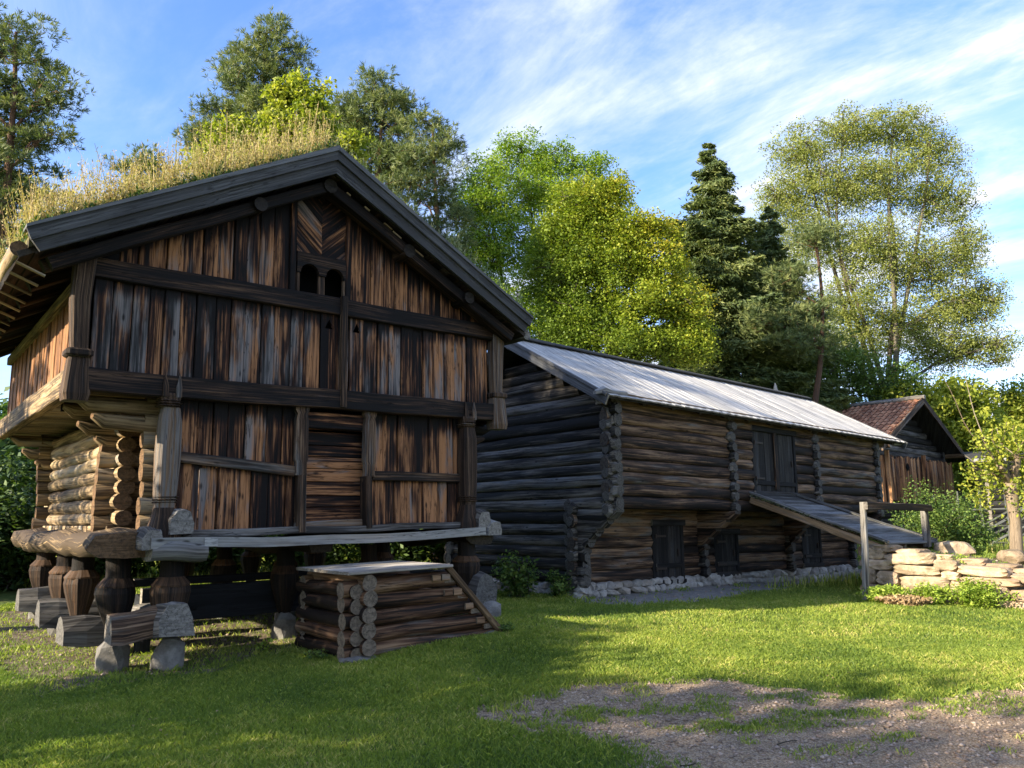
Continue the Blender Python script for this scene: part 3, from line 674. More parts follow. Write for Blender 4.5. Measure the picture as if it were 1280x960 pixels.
mb.build('lower_planking', M['plank_front'], store)
mb = MB()
mb.beam((-.02, -.055, 2.40), (1.46, -.055, 2.26), .09, .13, jit=.02, segs=8, wear=.5); mb.build('mid_rail', M['post'], store)
mb = MB(); mb.beam((2.60, -.055, 2.215), (4.12, -.055, 2.20), .09, .13, jit=.02, segs=8, wear=.45)
mb.build('mid_rail', M['post'], store)
# door: horizontal planks, recessed
dr = MB(); z = 1.60; 
while z < 2.80:
    h = random.uniform(.14, .19); h = min(h, 2.84 - z)
    dr.beam((1.52, .10, z + h / 2), (2.56, .10, z + h / 2), .05, h - .008, wear=.62 if z < 2.6 else .3, segs=5); z += h
door = dr.build('door', M['plank_front'], store)
mb = MB(); mb.beam((1.58, .02, 2.93), (2.50, .02, 2.93), .18, .22, wear=.3, jit=.02); mb.build('door_lintel', M['plank_front'], store)
mb = MB(); mb.beam((1.5, -.0, 1.55), (2.55, 0, 1.57), .16, .10, wear=.6, jit=.02)
mb.build('door_sill', M['post'], store)
for (a0, b0_, z0, z1) in ((1.545, 1.53, 1.47, 3.17), (2.50, 2.53, 1.50, 3.20)):
    mb = MB(); m_ = random.uniform(.5, .6)
    mb.beam((a0, -.115, z0), (a0 - .005, -.10, 2.20), .085, .20, up=(0, 1, 0), jit=.02, segs=5, wear=m_)
    prof = [(-.085, -.04), (.085, -.04), (.085, .04), (-.085, .04)]
    # carved notch and knob above the lock rail
    st = [(2.20, 1.0), (2.24, .86), (2.36, .86), (2.40, 1.05), (2.9, 1.0), (3.0, .8), (3.05, 1.12), (z1 - .03, 1.15), (z1, .95)]
    mb.sweep([(b0_, -.10, z) for z, s_ in st], X3, Y3, prof, [(s_, 1) for z, s_ in st], m_, True, False)
    mb.build('door_post', M['post'], store)
    mb = MB()
# --- carved corner staves of the lower storey with pinnacles
def stav(a, b, name):
    mb = MB()
    c = .14; oc = [(-.5 + c, -.5), (.5 - c, -.5), (.5, -.5 + c), (.5, .5 - c), (.5 - c, .5), (-.5 + c, .5), (-.5, .5 - c), (-.5, -.5 + c)]
    def st(l, we=.55): mb.sweep([(a, b, z) for z, s_ in l], X3, Y3, oc, [s_ for z, s_ in l], we, True, False, .04)
    st([(1.42, .34), (1.55, .32), (1.72, .22), (1.80, .20)])
    for zc in (1.86, 2.98):
        for q in range(3): st([(zc + q * .03 - .015, .19), (zc + q * .03, .245), (zc + q * .03 + .014, .19)])
    st([(1.80, .19), (1.95, .22), (2.4, .25), (2.8, .24), (2.96, .19)], .6)
    st([(2.96, .19), (3.1, .225), (3.13, .21)])
    for dx in (-.075, .075):
        for dy in (-.075, .075):
            mb.sweep([(a + dx, b + dy, 3.08), (a + dx, b + dy, 3.2), (a + dx * 1.1, b + dy, 3.36)], X3, Y3, [(-.03, -.03), (.03, -.03), (.03, .03), (-.03, .03)], [1, 1, .12], .5, True, False)
    return mb.build(name, M['post'], store)
stav(-.13, -.12, 'carved_stave'); stav(4.20, -.12, 'carved_stave')
# --- sill boards
mb = MB()
pts = [(-.32 + i * .31, -.26, 1.405 + .02 * math.sin(i) * .3 - .035 * math.sin(math.pi * i / 15)) for i in range(16)]
mb.sweep(pts, V3((0, 1, 0)), Z3, [(-.14, -.055), (.14, -.06), (.14, .05), (-.14, .06)], None, .6, True, False, .02)
mb.build('sill_board', M['greyslab'], store)
mb = MB(); mb.beam((.1, -.12, 1.495), (4.25, -.12, 1.505), .12, .09, jit=.03, segs=10, wear=.4); mb.build('sill_board', M['greyslab'], store)
mb = MB(); mb.box((.33, -.405, 1.40), (.075, .004, .05), grain=0); mb.build('notice_plate', M['plate'], store)
# knee blocks at the sill ends
for (x, z, hw_, hh_, dx, len_) in ((.0, 1.62, .13, .15, 0, .3), (-.30, 1.47, .12, .12, -.03, .34), (4.36, 1.63, .12, .13, 0, .26), (4.47, 1.40, .14, .11, .03, .3)):
    mb = MB(); mb.sweep([(x, .1, z), (x + dx, -.2, z), (x + dx * 1.5, -.2 - len_ * .5, z - .02)], X3, Z3, [(-hw_, -hh_), (hw_, -hh_), (hw_ * 1.05, -hh_ * .2), (hw_ * .75, hh_ * .8), (hw_ * .2, hh_), (-hw_ * .5, hh_ * .9), (-hw_, hh_ * .1)], [1, 1.04, .9], .6, True, False, .08)
    mb.build('knee_block', M['greyslab'], store)
# --- log core, left wall and front stub logs
mb = MB(); z = 1.60; i = 0
while z < 2.98:
    r_ = .098 + random.uniform(-.006, .008)
    mb.log((-.34, .82 + random.uniform(-.04, .03), z + r_), (-.34, 5.95, z + r_ + random.uniform(-.01, .01)), r_ * 1.12, r_ * 1.03, wear=.60 + random.uniform(-.1, .1), jit=.05)
    z += r_ * 2 - .012; i += 1
mb.build('log_wall', M['blond'], store)
for x0, x1, yb, rr_, we_ in ((-.60, 1.2, 1.10, .095, .55), (-.30, .25, .32, .10, .68), (-.60, 1.2, 5.6, .095, .4)):
    mb = MB(); z = 1.52
    while z < 3.05: mb.log((x0 + random.uniform(-.03, .03), yb, z + .105), (x1, yb, z + .105), rr_, .108, wear=we_, jit=.05); z += .198
    mb.build('crossing_logs', M['blond'], store)
mb = MB(); z = 1.60
while z < 3.05: mb.log((4.45, .5, z + .1), (4.45, 5.95, z + .1), .11, .104, wear=.4); z += .192
mb.build('log_wall', M['barnlog'], store)
mb = MB(); z = 1.60
while z < 3.05: mb.log((-.3, 5.62, z + .1), (4.6, 5.62, z + .1), .1, .104, wear=.4); z += .192
mb.build('log_wall', M['barnlog'], store)
# row of short pegs under the wall logs
mb = MB()
for q in range(17): mb.box((-.46, 1.05 + q * .29, 1.555), (.03, .12, .045), grain=1, wear=.6)
mb.build('peg_row', M['blond'], store)
# sill log under the left wall: long hewn slab
def slab(pts, hw, hh, name, m, wear=.6, jit=.10, parent=None):
    mb = MB(); prof = [(-hw, -hh * .2), (-hw * .75, -hh * .9), (0, -hh), (hw * .75, -hh * .9), (hw, -hh * .2), (hw * .8, hh * .7), (0, hh), (-hw * .8, hh * .7)]
    d = (V3(pts[-1]) - V3(pts[0])).normalized(); X = d.cross(Z3).normalized()
    mb.sweep(pts, X, X.cross(d), prof, None, wear, True, True, jit); return mb.build(name, m, parent or store)
slab([(-.50, -.12 + q * .42, 1.37 + .03 * math.sin(q * 2.1)) for q in range(16)], .38, .15, 'sill_log', M['blond'], .42, .07)
slab([(-.30 + q * .12, -.16, 1.32 + .02 * math.sin(q)) for q in range(6)], .24, .12, 'sill_log', M['greyslab'], .5, .08)
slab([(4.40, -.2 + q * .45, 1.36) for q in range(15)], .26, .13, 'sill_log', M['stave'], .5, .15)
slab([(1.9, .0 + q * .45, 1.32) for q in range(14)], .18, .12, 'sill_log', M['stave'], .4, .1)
# floor above the staves
mb = MB()
for q in range(16): mb.beam((-.4, .05 + q * .38, 1.50), (4.45, .05 + q * .38, 1.50), .36, .06, wear=.25, segs=2)
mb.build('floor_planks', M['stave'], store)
# --- jetty: gallery floor on the left, beams and brackets
mb = MB()
mb.beam((-1.14, .02, 3.21), (-1.14, 6.05, 3.21), .14, .30, jit=.015, segs=12, wear=.55); mb.build('gallery_edge_beam', M['blond'], store)
mb = MB()
for q in range(18): mb.beam((-1.10, .06 + q * .34, 3.16), (-.2, .06 + q * .34, 3.16), .325, .05, wear=.45, segs=2)
mb.build('gallery_floor', M['blond'], store)
for b in (.30, 1.10, 5.60):
    mb = MB()
    for z, x in ((3.00, -1.04), (2.80, -.86), (2.61, -.66)):
        if b == .30 and z < 2.7: continue
        pts = [(.3, b, z), (-.25, b, z), (x + .12, b, z + .01), (x, b, z + .06)]
        mb.sweep(pts, Y3, Z3, [(.10 * math.cos(t * math.pi / 5), .10 * math.sin(t * math.pi / 5)) for t in range(10)], [1, 1, .95, (.9, .35)], .6, True, True, .03)
    mb.build('jetty_bracket', M['blond'], store)
for b in (.30, 1.10, 5.60):
    mb = MB()
    for z, x in ((3.00, 5.0), (2.80, 4.8)):
        mb.sweep([(4.2, b, z), (x - .2, b, z), (x, b, z + .05)], Y3, Z3, [(.10 * math.cos(t * math.pi / 5), .10 * math.sin(t * math.pi / 5)) for t in range(10)], [1, .95, (.9, .35)], .4, True, True, .03)
    mb.build('jetty_bracket', M['stave'], store)
mb = MB(); mb.beam((4.76, .02, 3.21), (4.76, 6.05, 3.21), .14, .26, segs=10, wear=.4); mb.build('gallery_edge_beam', M['stave'], store)
mb = MB()
for q in range(18): mb.beam((4.1, .06 + q * .34, 3.16), (4.72, .06 + q * .34, 3.16), .325, .05, wear=.3, segs=2)
mb.build('gallery_floor', M['stave'], store)
# --- left and right upper side walls (vertical boards), back wall
def sidewall(aw, sgn, mat, name):
    mb = MB(); b = .04; k = 0
    while b < 6.0:
        wd = random.uniform(.17, .26); wd = min(wd, 6.02 - b)
        c = V3((aw + sgn * (.012 if k % 2 else 0), b + wd / 2, 3.85)); mb.box(c, (.015, wd / 2 - .004, .53), grain=2, wear=.6 + random.uniform(-.1, .1), segs=3, ch=.006)
        b += wd + .002; k += 1
    return mb.build(name, mat, store)
sidewall(-1.06, 1, M['sideplank'], 'side_planking'); sidewall(4.72, -1, M['plank_front'], 'side_planking')
mb = MB(); mb.beam((-1.07, 0, 4.42), (-1.07, 6.05, 4.42), .14, .14, segs=8, wear=.6); mb.build('wall_plate', M['blond'], store)
mb = MB(); mb.beam((4.72, 0, 4.45), (4.72, 6.05, 4.45), .16, .2, segs=8, wear=.4); mb.build('wall_plate', M['beam_dark'], store)
mb = MB(); a = -1.05
while a < 4.7: mb.board(a, a + .21, 3.1, zu(a), zu(a + .21), 6.02, .03); a += .215
mb.build('gable_planking', M['plank_front'], store)
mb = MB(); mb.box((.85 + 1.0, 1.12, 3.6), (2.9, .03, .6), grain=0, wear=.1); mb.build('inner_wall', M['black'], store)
# --- roof
RB0, RB1 = -.54, 6.75
def roof_slab(sgn, name, th0, th1, mat, a_out):
    mb = MB(); u0 = 1.72; u1 = a_out; n = 8
    P = [(u0 + (u1 - u0) * q / n, zu(u0 + (u1 - u0) * q / n) + th0) for q in range(n + 1)]
    T = [(x, z + th1 - th0) for x, z in P[::-1]]
    mb.prism(P + T, RB0 + .05, RB1, .4, None, False); return mb.build(name, mat, store)
# under-boarding laid across the rafters
mb = MB()
for sgn, ao in ((-1, -1.80), (1, 5.12)):
    n = 26; Lh = abs(ao - 1.72)
    for q in range(n):
        f0 = (q + .5) / n; x = 1.72 + sgn * Lh * f0
        d = V3((sgn, 0, -.54)).normalized(); nrm = V3((sgn * .54, 0, 1)).normalized()
        mb.sweep([(x, RB0 + .08, zu(x) + .05), (x, 3, zu(x) + .05), (x, RB1 - .05, zu(x) + .05)], d, nrm, [(-.075, -.03), (.075, -.035), (.075, .03), (-.075, .03)], None, .4, True, False, .02)
mb.build('roof_boarding', M['stave'], store)
mb = MB()
for sgn, ao in ((-1, -1.72), (1, 5.05)):
    P = [(1.72, 6.26 + .10), (ao, zu(ao) + .10), (ao, zu(ao) + .24), (1.72, 6.26 + .28)]
    mb.prism(P, RB0 + .04, RB1 - .04, .4, None, False)
def mat_soil():
    m, t = newmat('roof_turf_soil'); g = NG(t); co = g.n('ShaderNodeTexCoord').outputs['Object']
    g.bsdf(g.mix(g.rng(g.noise(co, 9, 5), .4, .6), (.05, .04, .022), (.14, .13, .05)), .95, g.noise(co, 20, 5), .8, .03); return m
M['soil'] = mat_soil(); mb.build('turf_bed', M['soil'], store)
# rafters with protruding ends, eaves logs and pegs
b = -.2
while b < 6.5:
    mb = MB()
    mb.beam((1.72, b, 6.17), (-1.55, b, zu(-1.55) - .09), .13, .14, jit=.02, segs=4, wear=.5); mb.build('rafter', M['beam_dark'], store)
    mb = MB(); mb.beam((1.72, b + .002, 6.165), (4.95, b, zu(4.95) - .09), .13, .14, jit=.02, segs=4, wear=.5); mb.build('rafter', M['beam_dark'], store); b += .9
mb = MB()
mb.log((-1.80, RB0 + .1, 4.49), (-1.80, RB1, 4.49), .085, wear=.7, jit=.04)
mb.build('eaves_log', M['blond'], store); mb = MB()
for q in range(16):
    mb = MB(); b = RB0 + .25 + q * .45; mb.box((-1.66, b, 4.33), (.15, .022, .012), ax=(V3((1, 0, -.4)).normalized(), Y3, V3((.4, 0, 1)).normalized()), grain=0, wear=.7)
    mb.build('eaves_peg', M['blond'], store)
mb = MB(); mb.log((5.16, RB0 + .1, 4.50), (5.16, RB1, 4.50), .08, wear=.4)
mb.build('eaves_log', M['greyslab'], store)
mb = MB()
for x in (2.0, 2.28, 2.62, 2.78, 3.15, 4.1):
    mb.box((x, RB0 + .16 + random.uniform(-.02, .08), zu(x) - .03), (random.uniform(.03, .09), .05, .012), ax=(V3((1, 0, -.54)).normalized(), Y3, V3((.54, 0, 1)).normalized()), grain=0, wear=.75); mb.build('bark_strip', M['blond'], store); mb = MB()

mb = MB()
for x, dz, r_ in ((1.72, -.14, .10), (.75, -.13, .09), (2.98, -.13, .10), (4.02, -.12, .09)):
    mb = MB(); mb.log((x, -.40 + random.uniform(-.08, .05), zu(x) + dz), (x, 6.6, zu(x) + dz), r_, wear=.35); mb.build('purlin', M['beam_dark'], store)
# verge rafters under the barge boards
for ao in (-1.5, 4.9): mb = MB(); mb.beam((1.72, -.35, 6.13), (ao, -.35, zu(ao) - .12), .12, .15, jit=.02, segs=8, wear=.4); mb.build('verge_rafter', M['beam_dark'], store)
def barge(ao, name):
    mb = MB(); s_ = 1 if ao > 1.72 else -1
    P = lambda x, h: (x, zu(x) + h)
    e = .09 * s_
    mb.prism([P(1.72, -.02), P(ao - e * 1.3, .0), P(ao, .22), (1.72, 6.26 + .25)], RB0 - .045, RB0, .5, None, False)
    # a stepped upper board and a thin moulding
    mb.prism([P(1.72, .165), P(ao - e * .3, .145), P(ao + e * .3, .30), (1.72, 6.26 + .325)], RB0 - .085, RB0 - .047, .45, None, False)
    mb.prism([P(1.72, .29), P(ao + e * .3, .295), P(ao + e * .3, .33), (1.72, 6.26 + .36)], RB0 - .11, RB0 + .12, .6, None, False)
    # grain along the slope
    d = V3((s_, 0, -.54)).normalized(); n = V3((s_ * .54, 0, 1)).normalized(); o = random.uniform(0, 20)
    mb.uv = [[(o + mb.v[v].dot(d), mb.v[v].dot(n) + mb.v[v].y) for v in f] for f in mb.f]
    return mb.build(name, M['barge'], store)
barge(-1.74, 'barge_board'); barge(5.12, 'barge_board')
# rear barge boards
for ao in (-1.8, 5.12): mb = MB(); mb.prism([(1.72, 6.26), (ao, zu(ao)), (ao, zu(ao) + .34), (1.72, 6.6)], RB1, RB1 + .04, .5, None, False); mb.build('barge_board', M['barge'], store)
# --- turf plants on the roof
def roof_plants(n, sgn, hmin, hmax, ao, leaves, rng=RNG, dens_pow=1.0, lw=(.045, .022)):
    Q_, C_ = [], []
    a_ = 1.72 + (ao - 1.72) * rng.random(n) ** dens_pow; b_ = RB0 + .03 + (RB1 - RB0 - .1) * rng.random(n) ** 1.5
    z_ = 6.26 - .54 * np.abs(a_ - 1.72) + .27
    cl = fbm(a_ * 1.0, b_, 1.3, 2)
    h = (hmin + (hmax - hmin) * rng.random(n) ** 1.6) * (.45 + 1.1 * cl); lean = rng.normal(size=(n, 2)) * .10
    base = np.stack([a_, b_, z_], 1); top = base + np.stack([lean[:, 0] * h * 2, lean[:, 1] * h * 2, h], 1)
    th = rng.random(n) * math.pi; wv = np.stack([np.cos(th), np.sin(th), 0 * th], 1) * .005
    Q_.append(np.stack([base - wv, base + wv, top + wv * .4, top - wv * .4], 1)); col = rng.random(n); C_.append(col * .8)
    for k in range(leaves):
        f = .25 + .75 * rng.random(n); c = base + (top - base) * f[:, None] + rng.normal(size=(n, 3)) * .022
        ax = unit(rng.normal(size=(n, 3)) * .7 + np.array([0, 0, 1.0]))
        q = leaf_quads(c, lw[0] * (.6 + rng.random(n)), lw[1] * (.6 + rng.random(n)), 0, rng, ax); Q_.append(q); C_.append(np.clip(col * .6 + rng.random(n) * .4, 0, 1))
    return np.concatenate(Q_), np.concatenate(C_)
V_, c_ = roof_plants(5000, -1, .22, .80, -1.78, 15, lw=(.034, .011))
o = quads_obj('roof_weeds', V_, c_, M['lf_sod'], store); o['kind'] = 'stuff'; o['label'] = 'golden seeding weeds on the left slope of the turf roof'
V_, c_ = roof_plants(5000, -1, .08, .24, -1.78, 9, lw=(.05, .020))
o = quads_obj('roof_turf', V_, c_ * .5, M['lf_shrub'], store); o['kind'] = 'stuff'
V_, c_ = roof_plants(2600, 1, .15, .42, 5.1, 4, lw=(.10, .008))
o = quads_obj('roof_weeds', V_, c_, M['lf_sodgrey'], store); o['kind'] = 'stuff'; o['label'] = 'wispy grey green grass on the right slope of the turf roof'
# --- staves under the floor
Minv = store.matrix_world.inverted()
def local_ground(a, b):
    p = store.matrix_world @ V3((a, b, 0)); return (Minv @ V3((p.x, p.y, gz(p.x, p.y)))).z
def stave(a, b, top=1.28, s=1.0, foot='stone', seed=0, zb=None):
    g0 = local_ground(a, b) if zb is None else zb
    mb = MB(); n = 16
    def fl(i, k): return 1 + (.07 if k == 1 and i % 2 else 0)
    # neck, fluted shoulder, body tapering downwards
    circ = [(math.cos(2 * math.pi * i / n), math.sin(2 * math.pi * i / n)) for i in range(n)]
    zb_ = g0 + (.34 if seed < 6 else .28)
    H_ = top - zb_
    mb.sweep([(a, b, zb_ + H_ * t) for t in (1.0, .80, .74)], X3, Y3, circ, [r * s for r in (.15, .145, .155)], .45, True, True, .04)
    # shoulder skirt with radial cuts
    ns = 24; cs = [((1.0 if i % 2 else .965) * math.cos(2 * math.pi * i / ns), (1.0 if i % 2 else .965) * math.sin(2 * math.pi * i / ns)) for i in range(ns)]
    mb.sweep([(a, b, zb_ + H_ * t) for t in (.75, .655, .63)], X3, Y3, cs, [.158 * s, .238 * s, .232 * s], .85, True, False)
    # body: eight-sided, swelling and then tapering to a rounded foot
    oc = [(1.04 * math.cos(2 * math.pi * (i + .5) / 8), 1.04 * math.sin(2 * math.pi * (i + .5) / 8)) for i in range(8)]
    prof = [(.64, .222), (.56, .240), (.44, .222), (.28, .172), (.12, .118), (.0, .075)]
    mb.sweep([(a, b, zb_ + H_ * t) for t, r in prof], X3, Y3, oc, [r * s for t, r in prof], .55, True, False, .05)
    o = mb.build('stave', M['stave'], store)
    mb = MB()
    # stone under the foot
    mb.rock((a, b - .02, g0 + .13), (.22 * s, .20 * s, .25), seed + 1, boxy=.75)
    mb.build('foot_stone', M['footstone'], store)
SP = [(.02, -.02, 1.24), (-.48, .30, 1.24), (-.50, 2.1, 1.26), (-.50, 3.2, 1.26), (-.5, 4.9, 1.28), (4.25, .0, 1.26), (4.3, 2.6, 1.26), (4.3, 5.3, 1.26), (1.75, .8, 1.24), (1.75, 3.2, 1.24), (1.75, 5.3, 1.24), (3.05, .8, 1.24), (3.0, 5.3, 1.24), (2.45, 2.4, 1.24)]
for i, (a, b, t_) in enumerate(SP): stave(a, b, t_, .90 if i < 8 else .8, seed=i * 3)
# big ground-sill timbers whose sawn wedge ends show beside the staves
def wedge(a0, b0, a1, b1, w0, h, name, rnd=.6, dz=.30, mat='oldblock', jit=.12):
    g0 = local_ground((a0 + a1) / 2, (b0 + b1) / 2) + dz
    mb = MB(); p0, p1 = V3((a0, b0, g0)), V3((a1, b1, g0 + .02)); d = (p1 - p0); X = d.cross(Z3).normalized()
    prof = [(-w0 * .62, -h * .5), (w0 * .62, -h * .5), (w0 * .56, 0), (w0 * .34, h * .42), (0, h * .5), (-w0 * .34, h * .42), (-w0 * .56, 0)]
    mb.sweep([p0 + d * q / 5 for q in range(6)], X, Z3, prof, [.92, 1, 1, 1, 1, .95], .55, True, False, jit, rnd); return mb.build(name, M[mat], store)
wedge(.02, -.36, .02, .9, .34, .40, 'ground_timber', dz=.52, mat='greyslab')
wedge(-.62, -.05, -.1, -.05, .30, .34, 'ground_timber', dz=.50, mat='post')
wedge(-.84, 1.35, .4, 1.42, .32, .35, 'ground_timber', dz=.34)
wedge(-.86, 2.9, .3, 2.9, .33, .35, 'ground_timber', dz=.36)
wedge(-.88, 4.6, .3, 4.6, .33, .35, 'ground_timber', dz=.33)
wedge(4.36, -.34, 4.36, 1.0, .36, .50, 'ground_timber', dz=.40)
mb = MB(); mb.rock((4.42, -.30, local_ground(4.4, -.3) + .08), (.22, .18, .18), 71, boxy=.6); mb.build('foot_stone', M['footstone'], store)

# ================================================================== black beam lying under the storehouse
tr = empty('timber_beam', (*Aw(1.3, 1.0), 0), angz(_aa))
zt = gz(*Aw(1.3, 1.0))
mb = MB(); mb.beam((-1.35, 0, .60), (3.0, 0, .68), .10, .44, jit=.01, segs=12, wear=.5); mb.build('front_face', M['trough'], tr)
mb = MB(); mb.beam((-1.35, .45, .86), (3.0, .45, .92), .12, .10, jit=.01, segs=12, wear=.35); mb.build('rear_rail', M['trough'], tr)
for x in (-1.25, 2.9): mb = MB(); mb.beam((x, -.02, .50), (x, .5, .60), .10, .24, segs=2, wear=.4); mb.log((x, .2, gz(*Aw(1.3 + x, 1.2))), (x, .2, .5), .10, up=(0, 1, 0), wear=.3); mb.build('end_support', M['trough'], tr)
tag(tr, 'long black plank beam lying under the raised storehouse floor behind the log steps', 'beam')

# ================================================================== log steps in front of the door
SA, SB = 1.65, -1.42
st0 = Aw(SA, SB); zs0 = gz(*st0) - .02
steps = empty('log_steps', (*st0, zs0), 0)
steps.matrix_world = Matrix.Translation((*st0, zs0)) @ Matrix.Rotation(angz(_aa), 4, 'Z') @ Matrix.Rotation(R(-1.8), 4, 'Y')
tag(steps, 'low crib of stacked brown logs with pale board top and sloping end, before the door', 'steps')
mb = MB(); rr = .093
def flat_log(mb, p0, p1, r, wear): mb.log(p0, p1, r, r * 1.02, wear=wear, jit=.05, n=14)
for i in range(5):
    z = .10 + i * .178
    xe = 2.18 - (z + .05) * .92
    flat_log(mb, (-.16 + random.uniform(-.03, .02), .02, z), (xe, .02, z + .012), rr, .58 + random.uniform(-.12, .12))
    flat_log(mb, (-.10, 1.18, z), (xe, 1.18, z), rr, .5)
mb.build('log_side', M['steplog'], steps)
mb = MB()
for i in range(5):
    z = .10 + i * .178 + .075
    if i == 4: z = .10 + 4 * .178 + .07
    flat_log(mb, (.10, -.17 + random.uniform(-.02, .02), z), (.10, 1.33, z), rr, .42)
    flat_log(mb, (-.03, -.10, z - .09), (-.03, 1.34, z - .09), rr * .9, .40)
mb.build('log_end', M['steplog'], steps)
mb = MB()
for q in range(6): mb.beam((-.18, -.08 + q * .235, 1.0), (1.24, -.08 + q * .235, 1.0), .23, .035, segs=3, wear=.6)
mb.build('top_board', M['stepboard'], steps)
for b in (-.085, 1.28): mb = MB(); mb.beam((1.22, b, .99), (2.18, b, -.02), .05, .085, segs=5, wear=.5); mb.build('stringer', M['eavelog'], steps)
for i in range(4):
    mb = MB(); x = 1.28 + i * .20; z = .82 - i * .205
    mb.beam((x, -.07, z), (x, 1.3, z), .18, .06, segs=3, wear=.6); mb.build('stair_tread', M['steplog'], steps)
mb = MB()
for i in range(4):
    z = .86 - i * .19; x = 1.20 + i * .175
    for q in range(2 if i < 2 else 1): mb.box((x - q * .14, -.085, z - .0), (.06, .015, .038), grain=0, wear=.9)
mb.build('tread_ends', M['steplog'], steps)
for (a, b, s_, sd) in ((.05, -.05, (.28, .14, .06), 5), (1.95, .0, (.24, .13, .05), 9)):
    p = Aw(SA + a, SB + b); mb = MB(); mb.rock((0, 0, .01), s_, sd, boxy=.6); o = mb.build('flat_stone', M['footstone']); o.location = (*p, gz(*p)); o.rotation_euler = (0, 0, angz(_aa))
    tag(o, 'flat grey stone under the ' + ('near left corner' if sd == 5 else 'sloping right end') + ' of the log steps', 'stone')
# ================================================================== long log barn (middle)
barn = empty('log_barn', (BO[0], BO[1], 0), angz(_ba))
tag(barn, 'long dark log barn with jettied upper floor, silvery board roof and stone footing', 'barn')
BL = 11.05; BU = -.55; BLo = .35; BBk = 4.4; ZJ = 1.92
def logrow(mb, p0, p1, r, wear, jit=.022):
    p0, p1 = V3(p0), V3(p1); d = p1 - p0; X = d.cross(Z3).normalized(); Y = X.cross(d).normalized(); segs = max(2, int(d.length / .5)); r *= 1.02
    q_ = [(.30, -.99), (.66, -.86), (.92, -.48), (1.0, 0), (.90, .48), (.62, .86), (.28, .99), (-.28, .99), (-.62, .86), (-.90, .48), (-1.0, 0), (-.92, -.48), (-.66, -.86), (-.30, -.99)]
    mb.sweep([p0 + d * (k / segs) for k in range(segs + 1)], X, Y, [(x * r * .85, y * r) for x, y in q_], None, wear, True, True, jit)
def zr(b): return 3.98 + .555 * (b + .70) if b < 1.9 else 3.98 + .555 * 2.6 - .555 * (b - 1.9)
def wv_(): return .50 + random.uniform(-.22, .2)
# gable wall logs (near end) with staggered jetty profile
mb = MB(); z = .50; hs = []
while z < 5.25:
    h = random.uniform(.205, .25); r_ = h / 2 + .006; zc = z + h / 2
    if zc < 1.10: b0 = BLo - .22
    elif zc < ZJ: t = (zc - 1.10) / (ZJ - 1.10); b0 = BLo - .22 - (BLo - BU) * (1 - math.cos(t * math.pi / 2)) ** .8
    elif zc < 3.9: b0 = BU - .18
    else: b0 = (zc - 3.98) / .555 - .70 + .42
    b1 = BBk + .15 if zc < 3.9 else 3.8 - b0
    if b1 - b0 < .3: break
    logrow(mb, (0, b0 + random.uniform(-.03, .03), zc), (0, b1, zc + random.uniform(-.012, .012)), r_, wv_()); z += h - .004
    hs.append(zc)
mb.build('gable_log_wall', M['barnlog'], barn)
# matching far gable and inner cross walls
mb = MB(); z = .50
while z < 5.2:
    zc = z + .11; b0 = BLo - .1 if zc < ZJ else (BU - .15 if zc < 3.9 else (zc - 3.98) / .555 - .28); b1 = BBk if zc < 3.9 else 3.8 - b0
    if b1 - b0 < .3: break
    logrow(mb, (BL - .05, b0, zc), (BL - .05, b1, zc), .115, wv_()); z += .22
mb.build('gable_log_wall', M['barnlog'], barn)
# back wall
mb = MB(); z = .5
while z < 3.9: logrow(mb, (-.15, BBk - .1, z + .11), (BL, BBk - .1, z + .11), .115, wv_()); z += .22
mb.build('rear_log_wall', M['barnlog'], barn)
# upper front wall in bays between cross walls; door opening 4.75 - 6.55
PX = [0.0, 3.85, 7.55, 10.95]
mb = MB(); z = ZJ; i = 0
while z < 3.92:
    h = random.uniform(.215, .255); h = min(h, 3.97 - z) if 3.97 - z < .34 else h; zc = z + h / 2; r_ = h / 2 + .004
    for x0, x1 in ((-.20 if i % 2 else -.12, 3.9), (3.9, 4.72), (6.60, 7.6), (7.6, BL + .12)):
        if x0 == 3.9 or x1 == 7.6:
            if z < 2.3: continue
        logrow(mb, (x0, BU, zc + random.uniform(-.008, .008)), (x1, BU, zc + random.uniform(-.008, .008)), r_, wv_() + .04)
    if z < 2.3: logrow(mb, (3.9, BU, zc), (7.6, BU, zc), r_, wv_())
    z += h; i += 1
mb.build('upper_front_log_wall', M['barnlog_front'], barn)
# lower front wall with three door openings
DO = [(2.16, 3.20), (4.38, 5.32), (8.30, 9.28)]
mb = MB(); z = .50; i = 0
while z < ZJ - .02:
    h = random.uniform(.20, .235); zc = z + h / 2; r_ = h / 2 + .004
    cuts = [-.20 if i % 2 else -.1]
    for q, (d0, d1) in enumerate(DO):
        top = (1.66, 1.45, 1.58)[q]; bot = (.40, .50, .56)[q]
        if bot - .05 < zc < top: cuts += [d0, d1]
    cuts.append(BL + .1)
    for q in range(0, len(cuts), 2): logrow(mb, (cuts[q], BLo, zc), (cuts[q + 1], BLo, zc + random.uniform(-.008, .008)), r_, wv_() + .03)
    z += h - .003; i += 1
mb.build('lower_front_log_wall', M['barnlog_front'], barn)
